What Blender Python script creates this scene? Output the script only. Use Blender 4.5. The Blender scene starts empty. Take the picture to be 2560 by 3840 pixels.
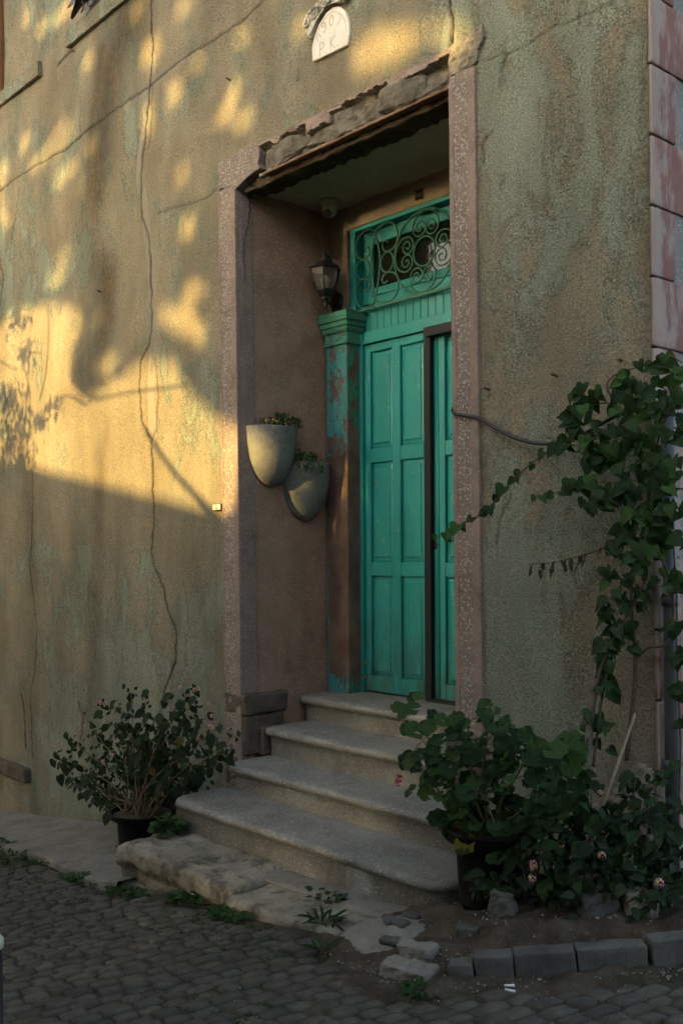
import bpy, bmesh, math, random
import numpy as np
from mathutils import Vector, Matrix, noise as mn
random.seed(7); np.random.seed(7)
sc = bpy.context.scene
COL = sc.collection

# ------------------------------------------------------------ camera
CAM = Vector((5.02, -3.71, 0.96))
YAW = math.atan(3390 / 3733.0)
FWD = Vector((-math.cos(YAW), math.sin(YAW), 0))
RGT = Vector((math.sin(YAW), math.cos(YAW), 0))
cd = bpy.data.cameras.new('camera'); cam = bpy.data.objects.new('camera', cd); COL.objects.link(cam)
ROLL = math.radians(0.7)
up0 = Vector((0, 0, 1))
cr_, sr_ = math.cos(ROLL), math.sin(ROLL)
r_ax = RGT * cr_ - up0 * sr_
u_ax = RGT * sr_ + up0 * cr_
m = Matrix.Identity(4)
for i in range(3):
    m[i][0] = r_ax[i]; m[i][1] = u_ax[i]; m[i][2] = -FWD[i]; m[i][3] = CAM[i]
cam.matrix_world = m
cd.sensor_fit = 'HORIZONTAL'; cd.sensor_width = 24.0; cd.lens = 35.0
cd.shift_y = 131 / 2560.0
cd.clip_start = 0.05; cd.clip_end = 500
sc.camera = cam
sc.render.resolution_x = 682; sc.render.resolution_y = 1024

# ------------------------------------------------------------ sky, sun, exposure
SUN_AZ, SUN_EL = math.radians(7.0), math.radians(13.0)
SUN = Vector((-math.sin(SUN_AZ) * math.cos(SUN_EL), -math.cos(SUN_AZ) * math.cos(SUN_EL), math.sin(SUN_EL)))
wd = bpy.data.worlds.new('World'); sc.world = wd; wd.use_nodes = True
wn = wd.node_tree; wn.nodes.clear()
sky = wn.nodes.new('ShaderNodeTexSky'); sky.sky_type = 'NISHITA'; sky.sun_disc = False
sky.sun_elevation = SUN_EL; sky.sun_rotation = math.atan2(SUN.x, SUN.y)
sky.air_density = 0.40; sky.dust_density = 2.4; sky.ozone_density = 0.0
bg = wn.nodes.new('ShaderNodeBackground'); bg.inputs['Strength'].default_value = 0.15
wo = wn.nodes.new('ShaderNodeOutputWorld')
wn.links.new(sky.outputs[0], bg.inputs[0]); wn.links.new(bg.outputs[0], wo.inputs[0])
sl = bpy.data.lights.new('sun', 'SUN'); sl.energy = 2.15; sl.angle = math.radians(0.8); sl.color = (1.0, 0.68, 0.28)
so = bpy.data.objects.new('sun', sl); COL.objects.link(so)
so.rotation_euler = SUN.to_track_quat('Z', 'Y').to_euler(); so.location = (-3, -12, 8)
vs = sc.view_settings
vs.view_transform = 'Standard'; vs.look = 'None'; vs.gamma = 1.0; vs.use_curve_mapping = False
vs.exposure = 2.9
vs.use_white_balance = True; vs.white_balance_temperature = 7600; vs.white_balance_tint = 2
sc.cycles.max_bounces = 4; sc.cycles.diffuse_bounces = 3; sc.cycles.glossy_bounces = 2; sc.cycles.transparent_max_bounces = 6; sc.cycles.caustics_reflective = False; sc.cycles.caustics_refractive = False

# ------------------------------------------------------------ helpers
def tag(o, label=None, cat=None, group=None, kind=None):
    if label: o['label'] = label
    if cat: o['category'] = cat
    if group: o['group'] = group
    if kind: o['kind'] = kind
    return o
def empty(name, loc=(0, 0, 0)):
    o = bpy.data.objects.new(name, None); COL.objects.link(o); o.location = loc
    o.empty_display_size = 0.1
    return o
def link(name, me, mat=None, parent=None, smooth=False):
    """meshes are built in world coordinates; a parented part keeps them"""
    if mat is not None:
        me.materials.clear()
        for mm in (mat if isinstance(mat, (list, tuple)) else [mat]): me.materials.append(mm)
    if smooth: me.polygons.foreach_set('use_smooth', [True] * len(me.polygons))
    o = bpy.data.objects.new(name, me); COL.objects.link(o)
    if parent is not None: adopt(o, parent)
    return o
WORLD = {}
def wmat(o):
    M = Matrix.LocRotScale(o.location, o.rotation_euler, o.scale)
    if o.parent is not None: return WORLD[o.name] if o.name in WORLD else M
    return M
def adopt(o, parent):
    W = Matrix.LocRotScale(o.location, o.rotation_euler, o.scale)
    PW = wmat(parent)
    WORLD[o.name] = W
    o.parent = parent
    o.matrix_parent_inverse = PW.inverted()
def mesh(name, V, F, mat=None, parent=None, smooth=False):
    me = bpy.data.meshes.new(name); me.from_pydata([tuple(v) for v in V], [], F); me.update()
    return link(name, me, mat, parent, smooth)
def frombm(name, bm, mat=None, parent=None, smooth=False):
    bmesh.ops.recalc_face_normals(bm, faces=bm.faces[:])
    me = bpy.data.meshes.new(name); bm.to_mesh(me); bm.free()
    return link(name, me, mat, parent, smooth)
def nz(p, s, seed=0, o=4):
    return mn.fractal(Vector((p[0] * s + seed * 13.7, p[1] * s + seed * 5.1, p[2] * s - seed * 7.3)), 0.9, 2.1, o)
def addbox(bm, x0, x1, y0, y1, z0, z1, bev=0.0, seg=1, shear=0.0):
    r = bmesh.ops.create_cube(bm, size=1.0)
    vs = r['verts']
    for v in vs:
        v.co = Vector(((x0 + x1) / 2 + v.co.x * (x1 - x0), (y0 + y1) / 2 + v.co.y * (y1 - y0), (z0 + z1) / 2 + v.co.z * (z1 - z0)))
    if bev > 0:
        es = list({e for v in vs for e in v.link_edges})
        bmesh.ops.bevel(bm, geom=es, offset=bev, segments=seg, affect='EDGES', profile=0.5)
def box(name, x0, x1, y0, y1, z0, z1, mat, parent=None, bev=0.003, seg=1, smooth=False):
    bm = bmesh.new(); addbox(bm, x0, x1, y0, y1, z0, z1, bev, seg)
    return frombm(name, bm, mat, parent, smooth)
def gridbox(x0, x1, y0, y1, z0, z1, step, rnd=0.0):
    """surface lattice of a box, with extra lines beside the edges: V (numpy), F"""
    def lines(a, b):
        n = max(1, round((b - a) / step)); L = [a + (b - a) * i / n for i in range(n + 1)]
        if rnd > 0 and b - a > 2.2 * rnd: L = [a, a + .35 * rnd, a + rnd] + [q for q in L if a + 1.3 * rnd < q < b - 1.3 * rnd] + [b - rnd, b - .35 * rnd, b]
        return L
    LX, LY, LZ = lines(x0, x1), lines(y0, y1), lines(z0, z1)
    nx, ny, nzz = len(LX) - 1, len(LY) - 1, len(LZ) - 1
    idx = {}; V = []; F = []
    def vid(i, j, k):
        key = (i, j, k)
        if key not in idx:
            idx[key] = len(V); V.append([LX[i], LY[j], LZ[k]])
        return idx[key]
    for i in range(nx):
        for j in range(ny):
            F.append((vid(i, j, 0), vid(i, j + 1, 0), vid(i + 1, j + 1, 0), vid(i + 1, j, 0)))
            F.append((vid(i, j, nzz), vid(i + 1, j, nzz), vid(i + 1, j + 1, nzz), vid(i, j + 1, nzz)))
    for i in range(nx):
        for k in range(nzz):
            F.append((vid(i, 0, k), vid(i + 1, 0, k), vid(i + 1, 0, k + 1), vid(i, 0, k + 1)))
            F.append((vid(i, ny, k), vid(i, ny, k + 1), vid(i + 1, ny, k + 1), vid(i + 1, ny, k)))
    for j in range(ny):
        for k in range(nzz):
            F.append((vid(0, j, k), vid(0, j, k + 1), vid(0, j + 1, k + 1), vid(0, j + 1, k)))
            F.append((vid(nx, j, k), vid(nx, j + 1, k), vid(nx, j + 1, k + 1), vid(nx, j, k + 1)))
    return np.array(V, float), F
def rough_block(name, x0, x1, y0, y1, z0, z1, mat, parent=None, step=0.03, amp=0.01, scale=8.0, seed=1, rnd=0.02, fn=None, smooth=True):
    V, F = gridbox(x0, x1, y0, y1, z0, z1, step, rnd)
    c = np.array([(x0 + x1) / 2, (y0 + y1) / 2, (z0 + z1) / 2]); h = np.array([(x1 - x0) / 2, (y1 - y0) / 2, (z1 - z0) / 2])
    out = []
    for v in V:
        d = v - c
        q = np.clip(d, -(h - rnd), h - rnd); e = d - q; n = np.linalg.norm(e)
        if n > 1e-9: d = q + e / n * min(n, rnd); nrm = e / n
        else:
            k_ = int(np.argmax(np.abs(d) / h)); nrm = np.zeros(3); nrm[k_] = np.sign(d[k_])
        p = c + d
        a = nz(p, scale, seed) * amp
        p = p + nrm * a
        if fn is not None: p = fn(p)
        out.append(p)
    return mesh(name, out, F, mat, parent, smooth)
def prism(name, poly, y0, y1, mat, parent=None, bev=0.0, axis='y', sub=0, amp=0.0, scale=10, seed=0, smooth=False):
    bm = bmesh.new()
    def P(a, b, d): return (a, d, b) if axis == 'y' else ((d, a, b) if axis == 'x' else (a, b, d))
    v0 = [bm.verts.new(P(a, b, y0)) for a, b in poly]; v1 = [bm.verts.new(P(a, b, y1)) for a, b in poly]
    n = len(poly)
    bm.faces.new(v0); bm.faces.new(v1[::-1])
    for i in range(n): bm.faces.new((v0[i], v1[i], v1[(i + 1) % n], v0[(i + 1) % n]))
    if bev > 0: bmesh.ops.bevel(bm, geom=bm.edges[:], offset=bev, segments=1, affect='EDGES')
    if sub:
        bmesh.ops.triangulate(bm, faces=bm.faces[:])
        for _ in range(sub): bmesh.ops.subdivide_edges(bm, edges=[e for e in bm.edges if e.calc_length() > 0.02], cuts=1, use_grid_fill=True); bmesh.ops.triangulate(bm, faces=bm.faces[:])
        bm.normal_update()
        for v in bm.verts: v.co += v.normal * nz(v.co, scale, seed) * amp
    return frombm(name, bm, mat, parent, smooth)
def catmull(P, n=6, closed=False):
    P = [Vector(p) for p in P]; out = []
    N = len(P)
    rng = range(N) if closed else range(N - 1)
    for i in rng:
        if closed: a, b, c, d = P[i - 1], P[i], P[(i + 1) % N], P[(i + 2) % N]
        else: a, b, c, d = P[max(i - 1, 0)], P[i], P[i + 1], P[min(i + 2, N - 1)]
        for k in range(n):
            t = k / n
            out.append(0.5 * ((2 * b) + (c - a) * t + (2 * a - 5 * b + 4 * c - d) * t * t + (3 * b - a - 3 * c + d) * t ** 3))
    if not closed: out.append(P[-1])
    return out
def tubegeo(P, r, sides=6, closed=False, flat=1.0):
    """r number or list/function(t)"""
    V = []; F = []; n = len(P); pn = None
    for i, p in enumerate(P):
        a = P[(i - 1) % n] if (closed or i > 0) else P[i]; b = P[(i + 1) % n] if (closed or i < n - 1) else P[i]
        t = (b - a)
        if t.length < 1e-9: t = Vector((0, 0, 1))
        t.normalize()
        if pn is None:
            pn = t.orthogonal().normalized()
        pn = (pn - t * pn.dot(t))
        if pn.length < 1e-6: pn = t.orthogonal()
        pn.normalize(); bn = t.cross(pn)
        rr = r(i / max(1, n - 1)) if callable(r) else r
        for k in range(sides):
            an = 2 * math.pi * k / sides
            V.append(p + pn * math.cos(an) * rr + bn * math.sin(an) * rr * flat)
    for i in range(n if closed else n - 1):
        j = (i + 1) % n
        for k in range(sides):
            F.append((i * sides + k, i * sides + (k + 1) % sides, j * sides + (k + 1) % sides, j * sides + k))
    if not closed:
        F.append(tuple(range(sides))[::-1]); F.append(tuple((n - 1) * sides + k for k in range(sides)))
    return V, F
def tube(name, P, r, mat, parent=None, sides=6, smooth=True, n=0, closed=False):
    P = catmull(P, n, closed) if n else [Vector(p) for p in P]
    V, F = tubegeo(P, r, sides, closed)
    return mesh(name, V, F, mat, parent, smooth)
def lathe(name, prof, c, mat, parent=None, seg=24, smooth=True, a0=0.0, a1=2 * math.pi, sy=1.0, flute=0.0, nfl=0):
    V = []; F = []; full = abs(a1 - a0 - 2 * math.pi) < 1e-6
    ns = seg if full else seg + 1
    for r, z in prof:
        for k in range(ns):
            a = a0 + (a1 - a0) * k / seg
            rr = r * (1 + (flute * math.cos(nfl * a) if nfl else 0))
            V.append((c[0] + rr * math.cos(a), c[1] + rr * math.sin(a) * sy, c[2] + z))
    for i in range(len(prof) - 1):
        for k in range(seg):
            k2 = (k + 1) % ns if full else k + 1
            F.append((i * ns + k, i * ns + k2, (i + 1) * ns + k2, (i + 1) * ns + k))
    return mesh(name, V, F, mat, parent, smooth)
def joinparts(lst):
    V = []; F = []
    for v, f in lst:
        o = len(V); V += list(v); F += [tuple(i + o for i in q) for q in f]
    return V, F
def street_z(x, y=0): return -0.926 + 0.14 * x

# ------------------------------------------------------------ materials
class MT:
    def __init__(s, name, rough=0.85, spec=0.3):
        s.m = bpy.data.materials.new(name); s.m.use_nodes = True; s.nt = s.m.node_tree
        s.b = s.nt.nodes['Principled BSDF']; s.b.inputs['Roughness'].default_value = rough
        s.b.inputs['Specular IOR Level'].default_value = spec
        s._pos = None
    def set(s, sock, v):
        if isinstance(v, bpy.types.NodeSocket): s.nt.links.new(v, sock)
        else:
            if isinstance(v, tuple) and len(v) == 3 and sock.type == 'RGBA': v = (*v, 1)
            sock.default_value = v
    def node(s, t, **kw):
        n = s.nt.nodes.new(t)
        for k, v in kw.items(): setattr(n, k, v)
        return n
    def pos(s, sx=1, sy=1, sz=1, obj=False):
        if obj: base = s.node('ShaderNodeTexCoord').outputs['Object']
        else: base = s.node('ShaderNodeNewGeometry').outputs['Position']
        if (sx, sy, sz) == (1, 1, 1): return base
        v = s.node('ShaderNodeVectorMath', operation='MULTIPLY'); s.set(v.inputs[0], base); v.inputs[1].default_value = (sx, sy, sz)
        return v.outputs[0]
    def noise(s, scale, detail=4, rough=0.6, vec=None, dist=0.0):
        n = s.node('ShaderNodeTexNoise'); n.inputs['Scale'].default_value = scale; n.inputs['Detail'].default_value = detail
        n.inputs['Roughness'].default_value = rough; n.inputs['Distortion'].default_value = dist
        s.set(n.inputs['Vector'], vec if vec is not None else s.pos()); return n.outputs['Fac']
    def vor(s, scale, vec=None, feature='F1', out='Distance', rnd=1.0):
        n = s.node('ShaderNodeTexVoronoi', feature=feature); n.inputs['Scale'].default_value = scale
        n.inputs['Randomness'].default_value = rnd
        s.set(n.inputs['Vector'], vec if vec is not None else s.pos()); return n.outputs[out]
    def ramp(s, f, a, b, ca=0.0, cb=1.0):
        n = s.node('ShaderNodeMapRange', interpolation_type='SMOOTHSTEP'); s.set(n.inputs[0], f)
        n.inputs[1].default_value = a; n.inputs[2].default_value = b; n.inputs[3].default_value = ca; n.inputs[4].default_value = cb
        return n.outputs[0]
    def math(s, op, a, b=0.0, clamp=False):
        n = s.node('ShaderNodeMath', operation=op, use_clamp=clamp); s.set(n.inputs[0], a); s.set(n.inputs[1], b); return n.outputs[0]
    def mix(s, f, a, b, mode='MIX'):
        n = s.node('ShaderNodeMix', data_type='RGBA', blend_type=mode, clamp_factor=True)
        s.set(n.inputs[0], f); s.set(n.inputs[6], a); s.set(n.inputs[7], b); return n.outputs[2]
    def attr(s, name):
        n = s.node('ShaderNodeAttribute'); n.attribute_name = name; return n.outputs['Fac']
    def rand(s): return s.node('ShaderNodeObjectInfo').outputs['Random']
    def sep(s, vec):
        n = s.node('ShaderNodeSeparateXYZ'); s.set(n.inputs[0], vec); return n.outputs
    def hsv(s, col, h=0.5, sa=1.0, v=1.0):
        n = s.node('ShaderNodeHueSaturation'); s.set(n.inputs['Hue'], h); s.set(n.inputs['Saturation'], sa); s.set(n.inputs['Value'], v); s.set(n.inputs['Color'], col); return n.outputs[0]
    def bump(s, h, dist=0.002, strength=1.0, prev=None):
        n = s.node('ShaderNodeBump'); n.inputs['Distance'].default_value = dist; n.inputs['Strength'].default_value = strength; s.set(n.inputs['Height'], h)
        if prev is not None: s.set(n.inputs['Normal'], prev)
        return n.outputs[0]
    def done(s, col=None, rough=None, normal=None, **kw):
        if col is not None: s.set(s.b.inputs['Base Color'], col)
        if rough is not None: s.set(s.b.inputs['Roughness'], rough)
        if normal is not None: s.set(s.b.inputs['Normal'], normal)
        for k, v in kw.items(): s.set(s.b.inputs[k.replace('_', ' ')], v)
        return s.m

def m_stucco():
    t = MT('stucco', 0.95, 0.15)
    P = t.pos(1, 1, 1); PS = t.pos(1, 1, 0.42)
    mid = t.noise(5.2, 6, 0.70, PS, 0.6); fine = t.noise(60, 3, 0.6, P); grain = t.noise(140, 3, 0.75, P)
    # green coat flaking off the tan render beneath
    f = t.math('ADD', t.math('MULTIPLY', mid, 1.1), t.math('MULTIPLY', fine, 0.32))
    f = t.math('ADD', f, t.math('MULTIPLY', t.attr('green'), 0.42))
    g = t.ramp(f, 0.712, 0.752)
    thin = t.ramp(f, 0.56, 0.72)
    rim = t.math('MULTIPLY', t.ramp(f, 0.690, 0.716), t.ramp(f, 0.735, 0.716))
    tanv = t.noise(2.2, 5, 0.6, PS)
    tan = t.mix(t.ramp(tanv, 0.3, 0.7), (0.185, 0.162, 0.110), (0.298, 0.264, 0.186))
    grn = t.mix(t.ramp(tanv, 0.35, 0.65), (0.190, 0.222, 0.168), (0.262, 0.300, 0.235))
    col = t.mix(t.math('MAXIMUM', t.math('MULTIPLY', g, .90), t.math('MULTIPLY', thin, .38)), tan, grn)
    col = t.mix(t.math('MULTIPLY', rim, .35), col, (0.10, 0.085, 0.06))
    # bare brown spots where both coats are gone
    col = t.mix(t.ramp(t.math('SUBTRACT', fine, t.math('MULTIPLY', mid, .5)), 0.30, 0.42, 0, .55), col, (0.215, 0.145, 0.095))
    streak = t.ramp(t.noise(9, 4, 0.6, t.pos(1, 1, 0.05)), 0.40, 0.72)
    col = t.mix(t.math('MULTIPLY', streak, 0.11), col, (0.15, 0.125, 0.09))
    col = t.mix(1.0, col, t.mix(t.ramp(grain, 0.30, 0.70), (0.52, 0.51, 0.49), (1.32, 1.31, 1.29)), 'MULTIPLY')
    st = t.attr('stain'); sn = t.noise(42, 5, 0.8, t.pos(1, 1, 0.45)); sn2 = t.noise(6.0, 4, 0.65, t.pos(1, 1, .35))
    sm = t.math('MULTIPLY', t.ramp(sn, .40, .62), t.ramp(sn2, .36, .60))
    col = t.mix(t.math('MULTIPLY', st, t.math('ADD', .62, t.math('MULTIPLY', sm, .36))), col, t.mix(t.ramp(sn2, .45, .6), (0.052, 0.048, 0.034), (0.085, 0.060, 0.030)))
    mo = t.math('MULTIPLY', t.ramp(t.math('ADD', t.attr('mortar'), t.math('ADD', t.math('MULTIPLY', t.math('SUBTRACT', mid, 0.5), 1.5), t.math('MULTIPLY', t.math('SUBTRACT', sn, 0.5), .8))), 0.40, 0.62), 0.7)
    col = t.mix(mo, col, t.mix(fine, (0.17, 0.155, 0.12), (0.235, 0.215, 0.17)))
    col = t.mix(t.math('MULTIPLY', t.attr('dirt'), t.ramp(sn, 0.3, 0.65)), col, (0.075, 0.062, 0.042))
    col = t.mix(t.attr('crack'), col, (0.022, 0.018, 0.013))
    h = t.math('ADD', t.math('MULTIPLY', grain, 1.0), t.math('MULTIPLY', fine, 0.7))
    h = t.math('MULTIPLY', h, t.math('SUBTRACT', 1.0, t.math('MULTIPLY', mo, 0.7)))
    h = t.math('ADD', h, t.math('MULTIPLY', g, 0.55))
    return t.done(col, normal=t.bump(h, 0.013, 1.0))
def m_terrazzo(name, base, base2, chip, scale=85, thr=0.36, rough=0.75, bumpd=0.003, dirt=None, paint=None, chipmix=0.85):
    t = MT(name, rough, 0.25)
    P = t.pos()
    warp = t.node('ShaderNodeVectorMath', operation='ADD'); t.set(warp.inputs[0], P)
    nv = t.node('ShaderNodeTexNoise'); nv.inputs['Scale'].default_value = 120; t.set(nv.inputs['Vector'], P)
    sc_ = t.node('ShaderNodeVectorMath', operation='SCALE'); t.set(sc_.inputs[0], nv.outputs['Color']); sc_.inputs['Scale'].default_value = 0.006
    t.set(warp.inputs[1], sc_.outputs[0])
    d = t.vor(scale, warp.outputs[0]); c = t.vor(scale, warp.outputs[0], out='Color')
    r, g, b = t.sep(c)
    ch = t.math('MULTIPLY', t.ramp(d, thr + 0.06, thr - 0.06), t.ramp(r, 0.35, 0.5))
    d2 = t.vor(scale * 1.9, warp.outputs[0]); c2 = t.sep(t.vor(scale * 1.9, warp.outputs[0], out='Color'))
    ch2 = t.math('MULTIPLY', t.ramp(d2, thr + 0.02, thr - 0.1), t.ramp(c2[1], 0.5, 0.6))
    ch = t.math('MAXIMUM', ch, t.math('MULTIPLY', ch2, 0.8))
    bs = t.mix(t.ramp(t.noise(5, 6, 0.65), 0.3, 0.7), base, base2)
    chc = t.mix(g, chip, tuple(c * 0.55 for c in chip))
    col = t.mix(t.math('MULTIPLY', ch, chipmix), bs, chc)
    if dirt:
        col = t.mix(t.ramp(t.noise(dirt[1], 7, 0.7), dirt[2], dirt[3], 0, dirt[4]), col, dirt[0])
    if paint:
        col = t.mix(t.ramp(t.noise(6, 7, 0.7, t.pos(1, 1, .3)), paint[1], paint[1] + .05, 0, .7), col, paint[0])
    nrm = t.bump(t.math('ADD', ch, t.math('MULTIPLY', t.noise(150, 3), 0.5)), bumpd, 0.8)
    return t.done(col, normal=nrm)
def m_stone(name, a, b, scale=6, grain=70, bumpd=0.004, rough=0.9, dark=None, lo=0.45, hi=0.7, dk=0.7, rnd=0.0, dscale=11):
    t = MT(name, rough, 0.2)
    n = t.noise(scale, 7, 0.65); gr = t.noise(grain, 4, 0.65)
    col = t.mix(t.ramp(n, 0.3, 0.7), a, b)
    col = t.mix(1.0, col, t.mix(gr, (0.66, 0.66, 0.66), (1.3, 1.3, 1.3)), 'MULTIPLY')
    if dark: col = t.mix(t.ramp(t.noise(dscale, 7, 0.75), lo, hi, 0, dk), col, dark)
    if rnd:
        col = t.hsv(col, 0.5, 1.0, t.math('ADD', 1 - rnd, t.math('MULTIPLY', t.rand(), 2 * rnd)))
    return t.done(col, normal=t.bump(t.math('ADD', gr, t.math('MULTIPLY', n, 2)), bumpd, 0.8))
def m_plain(name, col, rough=0.6, spec=0.4, var=0.15, scale=12, metal=0.0, bumpd=0.0, bs=120):
    t = MT(name, rough, spec)
    c = t.mix(1.0, col, t.mix(t.noise(scale, 5, 0.6), (1 - var,) * 3, (1 + var,) * 3), 'MULTIPLY')
    return t.done(c, normal=t.bump(t.noise(bs, 3), bumpd, 0.6) if bumpd else None, Metallic=metal)
def m_leaf(name, a, b, rough=0.62, trans=0.22, rib=True):
    a = tuple(c * .80 for c in a); b = tuple(c * .80 for c in b)
    t = MT(name, rough, 0.20)
    col = t.mix(t.rand(), a, b)
    col = t.mix(t.ramp(t.noise(9, 4, 0.6, t.pos(obj=True)), 0.35, 0.7, 0, 0.5), col, tuple(c * 0.6 for c in a))
    nt = t.nt; out = nt.nodes['Material Output']
    t.done(col, normal=t.bump(t.noise(14, 3, 0.6, t.pos(obj=True)), 0.05, 0.4))
    tr = t.node('ShaderNodeBsdfTranslucent'); t.set(tr.inputs[0], t.mix(1.0, col, (1.3, 1.5, 0.5), 'MULTIPLY'))
    ms = t.node('ShaderNodeMixShader'); ms.inputs[0].default_value = trans
    nt.links.new(t.b.outputs[0], ms.inputs[1]); nt.links.new(tr.outputs[0], ms.inputs[2]); nt.links.new(ms.outputs[0], out.inputs[0])
    return t.m
def m_door():
    t = MT('door_paint', 0.42, 0.4)
    n = t.noise(3, 5, 0.6, t.pos(1, 1, .3)); grain = t.noise(60, 5, 0.6, t.pos(1, 1, 0.04))
    col = t.mix(t.ramp(n, .3, .7), (0.005, 0.195, 0.182), (0.010, 0.245, 0.232))
    col = t.mix(t.ramp(t.noise(1.6, 3), .4, .7, 0, .35), col, (0.012, 0.200, 0.160))
    w = t.math('MULTIPLY', t.ramp(t.noise(34, 6, 0.75, t.pos(1, 1, .45)), .615, .65), t.ramp(t.noise(3.1, 2), .46, .58))
    col = t.mix(t.math('MULTIPLY', w, .8), col, (0.25, 0.33, 0.34))
    col = t.mix(t.ramp(t.noise(75, 3, .7), .72, .76, 0, .7), col, (0.02, 0.05, 0.035))
    zz = t.sep(t.pos())[2]
    col = t.mix(t.math('MULTIPLY', t.ramp(zz, .75, .0), t.ramp(t.noise(13, 6, .75, t.pos(1, 1, .4)), .36, .62, 0, .75)), col, (0.035, 0.060, 0.045))
    col = t.mix(t.ramp(t.noise(11, 5, .7, t.pos(1, 1, .25)), .52, .75, 0, .38), col, (0.020, 0.125, 0.100))
    h = t.math('ADD', t.math('MULTIPLY', grain, .5), t.math('MULTIPLY', w, -.8))
    return t.done(col, rough=t.ramp(n, .3, .7, .38, .55), normal=t.bump(h, .0016, .7))
def m_peel():
    t = MT('peeling_paint', 0.7, 0.25)
    P = t.pos(1, 1, .6); x, y, z = t.sep(t.pos())
    nb = t.noise(9, 7, .7, P, .6); nf = t.noise(34, 5, .7, P)
    f = t.math('ADD', nb, t.math('MULTIPLY', nf, .55))
    f = t.math('ADD', f, t.ramp(z, 1.42, 1.80, -.33, -.045))
    f = t.math('ADD', f, t.ramp(z, 0.28, 0.0, 0, .34))
    # the front face kept a bluer and thicker coat than the face beside the door
    f = t.math('SUBTRACT', f, t.math('MULTIPLY', t.ramp(t.sep(t.node('ShaderNodeNewGeometry').outputs['Normal'])[0], .3, .7), t.ramp(z, 2.25, 2.3, .07, 0)))
    f = t.math('ADD', f, t.ramp(x, 0.055, 0.03, 0, .3))
    p = t.ramp(f, .655, .675)
    fx = t.ramp(t.sep(t.node('ShaderNodeNewGeometry').outputs['Normal'])[0], .3, .7)
    pc = t.mix(t.math('MAXIMUM', fx, t.ramp(z, 2.2, 2.4)), (0.050, 0.215, 0.215), (0.045, 0.195, 0.125))
    pc = t.mix(1., pc, t.mix(t.noise(28, 5), (.7, .7, .7), (1.25, 1.25, 1.25)), 'MULTIPLY')
    bc = t.mix(t.ramp(t.noise(6, 6, .65), .3, .7), (0.080, 0.052, 0.038), (0.165, 0.108, 0.080))
    col = t.mix(p, bc, pc)
    crk = t.ramp(t.vor(42, P, 'DISTANCE_TO_EDGE'), .0, .05)
    col = t.mix(t.math('MULTIPLY', t.math('SUBTRACT', 1., crk), t.math('MULTIPLY', p, .7)), col, (0.03, 0.05, 0.045))
    h = t.math('ADD', t.math('MULTIPLY', p, 1.2), t.math('MULTIPLY', t.noise(90, 4), .5))
    return t.done(col, normal=t.bump(h, .004, .9))
def m_iron():
    t = MT('rusty_green_iron', .6, .4)
    col = t.mix(t.ramp(t.noise(55, 5, .7), .56, .62), (0.028, 0.135, 0.082), (0.055, 0.024, 0.010))
    return t.done(col, normal=t.bump(t.noise(140, 4), .002, .8))

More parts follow.
